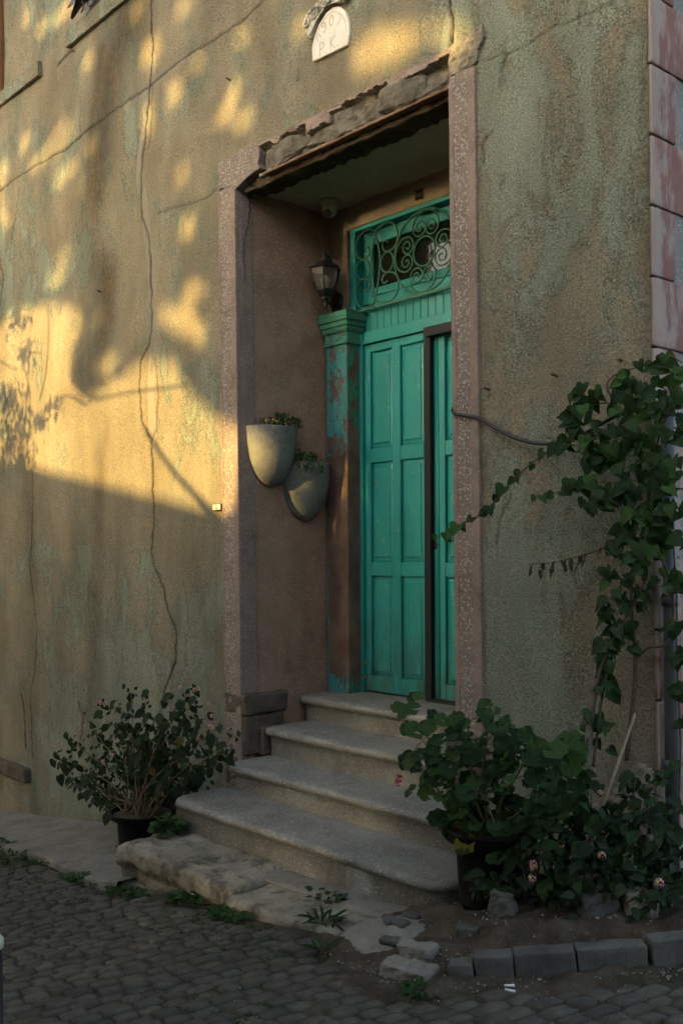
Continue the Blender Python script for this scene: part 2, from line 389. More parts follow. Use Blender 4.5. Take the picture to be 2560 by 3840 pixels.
M = dict(
    stucco=m_stucco(),
    jamb=m_terrazzo('jamb_terrazzo', (0.150, 0.113, 0.092), (0.215, 0.168, 0.138), (0.48, 0.43, 0.365), 86, .48, .9, .010, chipmix=.80),
    border=m_terrazzo('jamb_border', (0.185, 0.132, 0.106), (0.262, 0.190, 0.153), (0.44, 0.38, 0.32), 88, .34, .9, .007, dirt=((0.09, .068, .05), 9, .5, .75, .6), paint=((0.20, .25, .19), .63)),
    reveal=m_terrazzo('reveal_terrazzo', (0.245, 0.145, 0.094), (0.340, 0.215, 0.145), (0.56, 0.46, 0.35), 70, .40, .9, .012, dirt=((0.085, .056, .036), 2.2, .48, .74, .55), chipmix=.85),
    step=m_terrazzo('step_terrazzo', (0.140, 0.138, 0.118), (0.212, 0.206, 0.176), (0.47, 0.455, 0.40), 82, .36, .62, .004, dirt=((0.085, .072, .052), 4.2, .50, .72, .6), chipmix=.75),
    planter=m_terrazzo('planter_terrazzo', (0.125, 0.128, 0.112), (0.165, 0.166, 0.146), (0.36, 0.36, 0.32), 85, .30, .7, .003, dirt=((0.06, .06, .048), 7, .5, .7, .55)),
    pebble=m_terrazzo('pebbledash', (0.16, 0.155, 0.135), (0.21, 0.20, 0.175), (0.42, 0.41, 0.37), 80, .34, .9, .006),
    lime=m_stone('limestone', (0.180, 0.160, 0.118), (0.285, 0.256, 0.192), 5, 70, .010, .95, (0.060, 0.055, 0.042), .44, .64, .85, dscale=8),
    plinth=m_stone('plinth_stone', (0.080, 0.064, 0.048), (0.140, 0.112, 0.086), 7, 60, .016, .95, (0.045, .045, .032), .45, .7, .75),
    broken=m_stone('broken_stone', (0.16, 0.145, 0.115), (0.27, 0.24, 0.185), 8, 60, .012, .95, (0.05, .042, .03), .5, .75, .7),
    fract=m_stone('fractured_stone', (0.085, 0.076, 0.058), (0.185, 0.165, 0.128), 9, 55, .014, .95, (0.04, .034, .024), .48, .7, .8),
    rot=m_stone('rotten_beam', (0.035, 0.026, 0.018), (0.08, 0.055, 0.035), 9, 70, .01, .95),
    rust=m_stone('rusted_iron', (0.11, 0.055, 0.03), (0.22, 0.13, 0.085), 20, 120, .004, .85),
    ceil=m_stone('ceiling_plaster', (0.34, 0.30, 0.215), (0.44, 0.385, 0.285), 3, 60, .002, .95, (0.10, .08, .05), .55, .8, .5),
    back=m_stone('niche_plaster', (0.20, 0.155, 0.10), (0.29, 0.23, 0.15), 4, 45, .006, .95, (0.13, .09, .055), .55, .8, .5),
    concrete=m_stone('concrete', (0.145, 0.134, 0.108), (0.225, 0.208, 0.168), 3.5, 75, .008, .9, (0.07, .062, .048), .5, .72, .7),
    kerb=m_stone('kerb_stone', (0.055, 0.054, 0.046), (0.092, 0.090, 0.076), 9, 110, .003, .85, (0.05, .05, .043), .5, .75, .6, .15),
    cobble=m_stone('cobble_granite', (0.056, 0.050, 0.038), (0.094, 0.085, 0.065), 14, 110, .008, .85, (0.042, .041, .033), .5, .75, .5, .20),
    door=m_door(), peel=m_peel(), iron=m_iron(),
    black=m_plain('black_metal', (0.010, 0.010, 0.010), .45, .4),
    anthracite=m_plain('anthracite_frame', (0.012, 0.015, 0.017), .55, .2, .1),
    pot=m_plain('black_plastic', (0.006, 0.006, 0.006), .6, .18, .3, 9),
    cream=m_plain('cream_plastic', (0.34, 0.31, 0.22), .4, .4, .08),
    bulb=m_plain('white_bulb', (0.75, 0.73, 0.66), .35, .4, .03),
    marble=m_stone('marble', (0.50, 0.47, 0.41), (0.62, 0.59, 0.52), 6, 90, .0008, .6, (0.33, .30, .26), .6, .85, .5),
    carved=m_stone('weathered_marble', (0.33, 0.31, 0.26), (0.52, 0.49, 0.42), 14, 70, .006, .85, (0.03, .028, .022), .50, .62, .9),
    engrave=m_plain('engraved_line', (0.25, 0.22, 0.18), .9, .1),
    cable=m_plain('black_cable', (0.012, 0.012, 0.014), .45, .4),
    wire=m_plain('grey_wire', (0.16, 0.13, 0.11), .6, .3),
    gstring=m_plain('green_string', (0.015, 0.16, 0.10), .6, .3),
    bark=m_stone('bark', (0.055, 0.042, 0.028), (0.11, 0.085, 0.055), 30, 150, .004, .95),
    bamboo=m_stone('bamboo', (0.19, 0.155, 0.105), (0.28, 0.235, 0.165), 30, 150, .002, .8),
    wood=m_stone('grey_wood', (0.09, 0.078, 0.062), (0.15, 0.132, 0.105), 30, 120, .003, .9),
    gstem=m_plain('green_stem', (0.07, 0.075, 0.028), .6, .3, .35, 40),
    tstem=m_plain('woody_stem', (0.13, 0.095, 0.052), .75, .2, .35, 40),
    pipe=m_plain('grey_pipe', (0.065, 0.070, 0.070), .55, .3, .25, 8),
    pinkp=m_plain('pink_petal', (0.50, 0.17, 0.30), .6, .2, .25, 60),
    creamp=m_plain('cream_petal', (0.55, 0.40, 0.18), .6, .2, .25, 60),
    orangep=m_plain('orange_petal', (0.62, 0.25, 0.03), .6, .2, .25, 60),
    redp=m_plain('red_petal', (0.30, 0.012, 0.016), .6, .2, .2, 60),
    magp=m_plain('magenta_petal', (0.30, 0.015, 0.10), .6, .2, .2, 60),
    g_dark=m_leaf('geranium_leaf', (0.012, 0.038, 0.012), (0.030, 0.074, 0.018)),
    g_lite=m_leaf('geranium_leaf_light', (0.030, 0.075, 0.018), (0.058, 0.115, 0.026)),
    g_yel=m_leaf('geranium_leaf_yellow', (0.16, 0.15, 0.02), (0.24, 0.15, 0.02)),
    v_dark=m_leaf('vine_leaf', (0.011, 0.036, 0.011), (0.034, 0.078, 0.020)),
    v_lite=m_leaf('vine_leaf_young', (0.036, 0.10, 0.022), (0.06, 0.14, 0.03)),
    v_pale=m_leaf('vine_leaf_pale', (0.075, 0.115, 0.06), (0.10, 0.14, 0.07)),
    v_dry=m_leaf('vine_leaf_dry', (0.05, 0.045, 0.022), (0.085, 0.075, 0.035), .8, .1),
    l_dark=m_leaf('lantana_leaf', (0.012, 0.030, 0.010), (0.026, 0.052, 0.016), .6, .15),
    l_yel=m_leaf('lantana_leaf_yellow', (0.12, 0.10, 0.02), (0.16, 0.12, 0.02), .6),
    weed=m_leaf('weed_leaf', (0.018, 0.058, 0.014), (0.04, 0.095, 0.022), .6),
    tree=m_leaf('tree_leaf', (0.03, 0.07, 0.018), (0.05, 0.10, 0.025), .5, .12),
    feather=m_plain('black_feather', (0.010, 0.011, 0.015), .45, .4, .4, 30),
    shutter=m_plain('brown_wood', (0.17, 0.075, 0.03), .7, .3, .3, 8),
    plate=m_plain('pale_plate', (0.52, 0.47, 0.36), .5, .4, .06),
    brass=m_plain('worn_brass', (0.18, 0.13, 0.06), .4, .5, .3, 40, 0.8),
    redpaint=m_plain('red_paint', (0.11, 0.008, 0.010), .5, .4),
    butt=m_plain('cigarette_paper', (0.62, 0.60, 0.55), .8, .2, .05),
)
def m_glass(name, col, alpha=.35, rough=.15):
    t = MT(name, rough, .5); t.done(col); nt = t.nt
    tr = t.node('ShaderNodeBsdfTransparent'); ms = t.node('ShaderNodeMixShader'); ms.inputs[0].default_value = alpha
    nt.links.new(tr.outputs[0], ms.inputs[1]); nt.links.new(t.b.outputs[0], ms.inputs[2]); nt.links.new(ms.outputs[0], nt.nodes['Material Output'].inputs[0])
    return t.m
M['pane'] = m_glass('window_glass', (0.02, 0.022, 0.02), .55, .06)
M['frost'] = m_glass('ribbed_glass', (0.075, 0.070, 0.056), .62, .35)
def m_quoin():
    t = MT('pink_quoin', .9, .2)
    n = t.noise(7, 7, .7, t.pos(1, 1, .3)); n2 = t.noise(26, 6, .7, t.pos(1, 1, .35))
    f = t.math('ADD', n, t.math('MULTIPLY', n2, .5))
    f = t.math('ADD', f, t.math('MULTIPLY', t.rand(), .12))
    y = t.sep(t.pos())[1]
    f = t.math('ADD', f, t.ramp(y, .10, .0, 0, .16))
    col = t.mix(t.ramp(f, .76, .92), (0.205, 0.100, 0.080), (0.29, 0.225, 0.188))
    col = t.mix(1., col, t.mix(t.noise(5, 5), (.75, .75, .75), (1.2, 1.2, 1.2)), 'MULTIPLY')
    return t.done(col, normal=t.bump(t.noise(110, 4), .004, .8))
M['quoin'] = m_quoin()
def m_dirt(name, a, b, moss=None):
    t = MT(name, .97, .1)
    n = t.noise(7, 7, .7); gr = t.noise(60, 5, .7)
    col = t.mix(t.ramp(n, .3, .7), a, b)
    col = t.mix(t.ramp(t.vor(130), .30, .2, 0, .35), col, tuple(min(1, c * 2.1) for c in b))
    if moss: col = t.mix(t.ramp(t.noise(5.5, 6, .65), .54, .66, 0, .75), col, moss)
    return t.done(col, normal=t.bump(t.math('ADD', gr, n), .01, .9))
M['joint'] = m_dirt('street_joint', (0.042, 0.036, 0.024), (0.078, 0.066, 0.044), (0.03, 0.045, 0.014))
M['dirt'] = m_dirt('bed_dirt', (0.035, 0.028, 0.019), (0.085, 0.069, 0.048))
CRACKS=[([(-0.959,4.778),(-0.969,4.600),(-0.955,4.444),(-1.001,4.218),(-1.021,4.103),(-1.085,3.818),(-1.137,3.618),(-1.138,3.310),(-1.070,3.201),(-1.018,2.975),(-1.013,2.700),(-1.012,2.487),(-1.048,2.401),(-1.168,2.296),(-1.196,2.083),(-1.160,1.862),(-1.046,1.729),(-1.033,1.575),(-1.028,1.300),(-1.025,1.148),(-1.065,0.934),(-1.010,0.812),(-0.900,0.693),(-0.848,0.545),(-0.742,0.401),(-0.746,0.223),(-0.860,0.035),(-0.958,-0.125)],0.012),([(0.301,4.255),(0.099,4.218),(-0.131,4.214),(-0.474,4.233),(-0.684,4.223),(-0.961,4.204),(-1.255,4.198),(-1.490,4.199),(-1.833,4.181),(-2.259,4.128),(-2.641,4.148),(-2.967,4.159),(-3.495,4.137)],0.008),([(-0.976,2.299),(-0.942,2.052),(-0.970,1.813),(-1.029,1.727)],0.006),([(-0.961,4.204),(-0.997,3.882),(-1.028,3.770)],0.005),([(1.769,3.689),(1.789,3.552),(1.779,3.449),(1.820,3.344)],0.030),([(1.977,3.269),(2.035,3.264),(2.113,3.249),(2.214,3.246),(2.383,3.275),(2.520,3.262),(2.672,3.253),(2.715,3.263)],0.003),([(2.113,3.249),(2.086,3.168),(2.075,3.110)],0.004),([(1.980,2.770),(1.966,2.878),(2.030,2.920)],0.004),([(-0.174,3.260),(-0.345,3.236),(-0.599,3.261),(-0.759,3.279),(-0.925,3.286)],0.004),([(-2.912,1.637),(-2.933,1.198),(-3.010,0.831),(-2.867,0.285),(-2.916,-0.011),(-3.024,-0.278),(-2.979,-0.789)],0.006),([(-3.194,-0.277),(-3.138,-0.439),(-3.120,-0.716)],0.016),([(2.112,1.197),(2.067,1.127),(2.040,1.067),(2.026,0.964)],0.004),([(-3.512,3.564),(-3.445,3.357),(-3.524,3.142)],0.008),([(-2.390,4.848),(-2.277,4.869),(-2.167,4.876),(-2.081,4.850)],0.012),([(-3.315,3.482),(-3.145,3.893),(-3.097,4.066)],0.004),([(-2.126,-0.526),(-2.072,-0.349),(-2.154,-0.222)],0.010)]
MORTAR=[([(-0.957,4.354),(-0.989,4.214),(-1.051,4.022),(-1.114,3.827),(-1.160,3.625),(-1.095,3.391),(-1.070,3.201),(-1.018,2.975),(-0.996,2.666),(-0.989,2.483),(-1.005,2.303),(-1.039,2.064),(-1.029,1.758)],0.070),([(-0.578,4.228),(-0.961,4.204),(-1.316,4.172)],0.050),([(1.781,3.598),(1.788,3.510),(1.806,3.375)],0.030),([(-2.112,-0.252),(-2.075,-0.451)],0.050)]
STAINS=[([(-1.241,4.770),(-1.495,4.521),(-1.664,4.224),(-1.741,3.791),(-1.818,3.416),(-1.662,2.987),(-1.738,2.609),(-1.914,2.305)],0.360,1.00),([(-1.779,2.287),(-1.757,1.824),(-1.807,1.168),(-1.857,0.506),(-1.836,-0.023),(-1.924,-0.832)],0.180,0.55),([(-1.653,4.676),(-1.797,4.268),(-1.874,3.895),(-1.882,3.598)],0.140,0.90),([(-2.910,1.710),(-2.980,0.095),(-2.950,-1.225)],0.120,0.35),([(-0.390,1.131),(-1.323,1.313)],0.050,0.10)]
LITP=[[(-3.526,3.085),(-3.169,3.075),(-2.752,3.033),(-2.290,2.945),(-2.005,2.839),(-1.973,2.716),(-2.119,2.537),(-2.196,2.344),(-2.022,2.168),(-1.681,2.208),(-1.299,2.315),(-1.004,2.327),(-0.701,2.252),(-0.599,2.097),(-0.373,1.925),(-0.134,1.786),(0.146,1.690),(0.161,1.116),(-0.340,1.144),(-0.593,1.194),(-1.322,1.344),(-1.971,1.441),(-2.711,1.587),(-4.146,1.798),(-4.104,3.171)],[(-0.928,2.668),(-0.562,2.599),(-0.337,2.471),(-0.291,2.309),(-0.517,2.273),(-0.725,2.394),(-0.909,2.514)],[(-1.879,2.334),(-1.610,2.458),(-1.298,2.362),(-1.615,2.232)],[(-1.938,2.743),(-1.668,2.760),(-1.606,2.635),(-1.838,2.626)]]
LITE=[(-0.483,2.662,0.150,0.051),(-0.551,3.103,0.112,0.058),(-0.984,4.430,0.134,0.102),(-0.688,4.034,0.090,0.070),(-1.023,3.997,0.102,0.091),(0.001,3.836,0.077,0.059),(-0.151,3.691,0.130,0.049),(0.096,3.610,0.097,0.048),(-0.426,4.129,0.124,0.042),(-2.318,3.297,0.117,0.048),(-2.435,3.148,0.164,0.056),(-2.255,4.282,0.159,0.089),(-2.484,4.196,0.297,0.063),(-2.720,4.178,0.196,0.057),(-2.961,4.396,0.115,0.073),(-2.088,3.754,0.140,0.047),(-2.264,3.957,0.215,0.055),(-3.400,4.283,0.107,0.083),(-3.426,4.004,0.116,0.106),(-3.341,3.811,0.088,0.045),(1.244,3.605,0.193,0.103),(1.453,3.553,0.152,0.078),(1.807,3.428,0.094,0.095),(-2.651,5.259,0.125,0.050),(-2.931,5.450,0.098,0.051),(-2.230,5.237,0.284,0.054),(-0.571,4.559,0.113,0.035),(-1.181,4.777,0.128,0.043),(-1.854,4.685,0.094,0.046),(-1.803,4.023,0.093,0.039),(-0.595,3.463,0.113,0.035),(0.638,3.965,0.077,0.035),(0.097,4.098,0.079,0.037),(1.709,3.541,0.051,0.039)]
TWIGS=[[(-3.179,2.703),(-3.015,2.456),(-2.940,2.152),(-3.034,1.755)],[(-2.594,3.003),(-2.587,2.681),(-2.649,2.406),(-2.774,2.206)],[(-2.778,2.062),(-2.310,2.186),(-1.955,2.076),(-1.849,2.164)],[(-2.197,2.310),(-1.885,2.118),(-1.304,2.097),(-0.574,2.050)],[(-3.539,2.643),(-3.184,2.516)],[(-1.838,2.626),(-2.156,2.475),(-2.198,2.275)]]
CABLE_SH=[(-1.074,1.777),(-0.853,1.562),(-0.589,1.369),(-0.243,1.155)]
V_S1=[(2.873,-0.100,1.465),(2.737,-0.140,1.432),(2.529,-0.180,1.394),(2.329,-0.220,1.266),(2.181,-0.250,1.119),(2.044,-0.270,1.055),(1.915,-0.280,1.003)]
V_S2=[(2.861,-0.120,1.149),(2.733,-0.140,1.181),(2.636,-0.150,1.210),(2.519,-0.170,1.186),(2.385,-0.180,1.160)]
V_S3=[(2.847,-0.100,1.044),(2.779,-0.120,1.002),(2.682,-0.130,0.944),(2.538,-0.140,0.898),(2.433,-0.150,0.885),(2.323,-0.150,0.870)]
V_S4=[(2.898,-0.080,1.342),(2.806,-0.120,1.471),(2.729,-0.140,1.585),(2.750,-0.140,1.636),(2.808,-0.120,1.665),(2.907,-0.120,1.678),(2.995,-0.140,1.692),(3.072,-0.160,1.658)]
V_S5=[(2.910,-0.100,1.322),(2.817,-0.140,1.424),(2.742,-0.180,1.402),(2.629,-0.200,1.375),(2.499,-0.200,1.404)]
V_S6=[(2.806,-0.120,1.471),(2.745,-0.150,1.537),(2.660,-0.180,1.526),(2.603,-0.190,1.505)]
V_S7=[(2.910,-0.100,1.322),(3.003,-0.160,1.447),(3.081,-0.200,1.486),(3.126,-0.220,1.430)]
V_S8=[(2.864,-0.100,0.815),(2.868,-0.120,0.956),(2.890,-0.120,1.130),(2.910,-0.100,1.322),(2.921,-0.100,1.460)]
V_S9=[(2.656,-0.220,0.045),(2.676,-0.200,0.242),(2.701,-0.170,0.439),(2.755,-0.140,0.565),(2.809,-0.110,0.690),(2.864,-0.100,0.815)]
V_S10=[(2.684,-0.200,0.046),(2.694,-0.170,0.259),(2.719,-0.150,0.456),(2.759,-0.130,0.583)]
V_S11=[(2.761,-0.080,0.058),(2.790,-0.070,0.401),(2.799,-0.070,0.599),(2.791,-0.080,0.706),(2.788,-0.080,0.813),(2.834,-0.080,0.921)]
V_S12=[(2.798,-0.070,0.491),(2.856,-0.060,0.530),(2.928,-0.050,0.552),(2.958,-0.050,0.658),(2.956,-0.060,0.815),(2.893,-0.080,0.938)]
V_S13=[(2.949,-0.020,-0.187),(2.967,-0.020,0.167),(2.960,-0.020,0.516),(2.962,-0.030,0.780),(2.963,-0.050,1.042)]
VCL=[(2.642,-0.200,1.527,0.063,12),(2.609,-0.200,1.476,0.033,5),(2.700,-0.160,1.568,0.039,5),(2.766,-0.150,1.606,0.032,4),(2.820,-0.140,1.626,0.044,6),(2.814,-0.180,1.518,0.056,9),(2.884,-0.150,1.556,0.061,9),(2.960,-0.150,1.504,0.060,10),(3.043,-0.180,1.509,0.059,9),(3.006,-0.160,1.684,0.037,5),(3.051,-0.160,1.644,0.025,4),(2.893,-0.130,1.670,0.031,3),(2.960,-0.150,1.452,0.068,10),(2.869,-0.160,1.392,0.061,8),(2.774,-0.200,1.380,0.070,10),(2.692,-0.200,1.351,0.054,7),(2.565,-0.200,1.398,0.036,4),(3.030,-0.160,1.394,0.051,7),(2.933,-0.140,1.318,0.069,9),(2.828,-0.160,1.290,0.061,8),(2.754,-0.170,1.295,0.044,5),(2.795,-0.220,1.185,0.073,16),(2.723,-0.220,1.135,0.053,9),(2.669,-0.200,1.228,0.039,4),(2.866,-0.160,1.165,0.078,13),(2.950,-0.140,1.196,0.077,12),(3.026,-0.140,1.243,0.059,8),(2.875,-0.140,1.288,0.052,5),(2.761,-0.180,1.312,0.044,5),(2.849,-0.200,0.992,0.073,14),(2.903,-0.160,1.077,0.073,12),(2.973,-0.150,1.058,0.068,10),(3.013,-0.120,1.125,0.060,8),(2.928,-0.140,0.956,0.069,9),(3.002,-0.120,0.972,0.051,7),(2.862,-0.160,0.904,0.052,6),(2.970,-0.100,0.851,0.060,6),(2.715,-0.120,0.832,0.036,3),(2.784,-0.100,0.814,0.054,5),(2.710,-0.130,0.706,0.036,4),(2.805,-0.120,0.709,0.053,7),(2.794,-0.120,0.619,0.050,6),(2.731,-0.150,0.564,0.050,6),(2.766,-0.140,0.637,0.036,4),(2.726,-0.160,0.475,0.045,5),(2.707,-0.180,0.386,0.039,5),(2.741,-0.170,0.353,0.029,3),(2.680,-0.190,0.259,0.045,5),(2.725,-0.180,0.228,0.036,4),(2.654,-0.200,0.168,0.040,5),(2.821,-0.100,0.549,0.050,3),(2.863,-0.100,0.727,0.044,4),(2.979,-0.050,0.781,0.024,4),(2.977,-0.040,0.641,0.024,4),(2.974,-0.030,0.518,0.023,3),(2.964,-0.030,0.378,0.024,4),(2.974,-0.030,0.239,0.021,3),(2.953,-0.030,0.079,0.025,3),(2.607,-0.130,0.922,0.018,0)]
HOSE=[(1.676,0.100,1.654),(1.776,-0.020,1.622),(1.808,-0.035,1.603),(1.873,-0.030,1.586),(1.950,-0.025,1.567),(2.058,-0.030,1.505),(2.160,-0.030,1.455),(2.277,-0.040,1.420),(2.387,-0.060,1.407),(2.504,-0.080,1.421),(2.599,-0.090,1.439),(2.695,-0.090,1.476),(2.761,-0.080,1.506),(2.806,-0.070,1.546),(2.850,-0.060,1.556),(2.909,-0.060,1.553),(2.985,-0.060,1.535)]
STRING=[(1.778,0.000,1.459),(1.843,-0.030,1.443),(2.021,-0.050,1.394),(2.379,-0.100,1.287),(2.692,-0.140,1.193)]
STAKES=[[(2.663,-0.150,0.488),(2.672,-0.280,-0.173)],[(2.825,-0.120,0.268),(2.774,-0.300,-0.114),(2.714,-0.450,-0.421)]]
LTIPS=[(-1.583,-0.502,-0.521),(-1.412,-0.568,-0.440),(-1.539,-0.422,-0.326),(-1.371,-0.543,-0.588),(-1.156,-0.587,-0.604),(-1.191,-0.419,-0.221),(-1.478,-0.161,-0.132),(-1.156,-0.220,-0.076),(-0.948,-0.237,-0.008),(-0.299,-0.509,0.112),(-0.956,-0.352,-0.216),(-0.585,-0.482,-0.084),(-0.212,-0.534,-0.034),(0.107,-0.567,0.133),(0.068,-0.513,0.072),(-0.331,-0.156,0.059),(-0.209,-0.206,0.035),(-0.052,-0.217,-0.054),(-0.027,-0.220,-0.158),(0.496,-0.523,-0.013),(0.557,-0.465,-0.073),(0.295,-0.307,-0.206),(0.155,-0.254,-0.285),(-0.047,-0.193,-0.378),(-0.162,-0.180,-0.479),(0.296,-0.577,-0.117),(-0.189,-0.317,-0.112),(-0.440,-0.284,-0.119),(-0.412,-0.367,-0.215),(-0.346,-0.531,-0.184),(-0.706,-0.383,-0.337),(-0.589,-0.575,-0.292),(-1.536,-0.153,-0.551),(-1.671,-0.187,-0.694),(-1.436,-0.346,-0.754),(0.086,-0.470,-0.314),(-0.529,-0.166,-0.400),(-0.521,-0.334,-0.373),(-1.366,-0.179,-0.708),(-0.862,-0.196,-0.592),(0.027,-0.366,-0.053),(-1.124,-0.413,-0.747),(-0.761,-0.321,-0.468),(-0.207,-0.404,-0.449),(0.325,-0.539,-0.217)]
LFLW=[(-1.601,-0.500,-0.524),(-1.483,-0.500,-0.384),(-1.421,-0.500,-0.512),(-1.484,-0.500,-0.430),(-1.325,-0.500,-0.527),(-0.875,-0.500,-0.044),(-0.818,-0.500,-0.046),(-1.099,-0.500,-0.223),(-0.856,-0.500,-0.426),(-0.713,-0.500,-0.363),(-0.667,-0.500,-0.272),(-0.343,-0.500,-0.054),(-0.391,-0.500,0.097),(0.073,-0.500,0.147),(0.222,-0.500,0.149),(0.258,-0.500,0.158),(0.010,-0.500,0.018),(0.370,-0.500,-0.039),(0.391,-0.500,-0.047),(0.389,-0.500,0.019),(0.360,-0.500,0.082),(0.094,-0.500,-0.376)]
RFLW=[(2.660,-0.500,-0.235),(2.736,-0.500,-0.218),(2.911,-0.500,-0.206),(2.687,-0.620,-0.262),(2.689,-0.620,-0.278),(2.680,-0.620,-0.318),(2.398,-0.620,-0.399),(2.819,-0.500,-0.383),(3.148,-0.500,-0.250),(2.907,-0.500,0.030)]
RCL=[(2.651,-0.500,-0.151,0.086,14),(2.738,-0.450,-0.178,0.094,16),(2.727,-0.550,-0.243,0.075,12),(2.791,-0.500,-0.273,0.084,14),(2.855,-0.420,-0.193,0.084,14),(2.893,-0.450,-0.277,0.083,14),(2.943,-0.380,-0.215,0.083,13),(3.004,-0.420,-0.274,0.073,12),(3.036,-0.350,-0.202,0.082,12),(3.088,-0.380,-0.280,0.072,12),(3.107,-0.320,-0.209,0.073,10),(2.914,-0.300,-0.104,0.076,11),(2.997,-0.280,-0.042,0.067,9),(3.068,-0.280,-0.111,0.074,10),(2.850,-0.350,-0.107,0.076,10),(2.765,-0.400,-0.097,0.077,10),(2.472,-0.660,-0.362,0.038,7),(2.538,-0.660,-0.380,0.038,7),(2.571,-0.620,-0.348,0.043,6),(2.582,-0.550,-0.258,0.060,10),(2.848,-0.500,-0.359,0.058,9),(2.948,-0.450,-0.362,0.057,9),(3.039,-0.420,-0.355,0.048,7),(2.746,-0.550,-0.339,0.058,8),(2.664,-0.550,-0.392,0.042,5),(2.729,-0.300,-0.001,0.044,5),(2.690,-0.350,-0.077,0.044,4),(2.874,-0.200,0.024,0.061,6),(2.977,-0.180,0.055,0.051,5)]
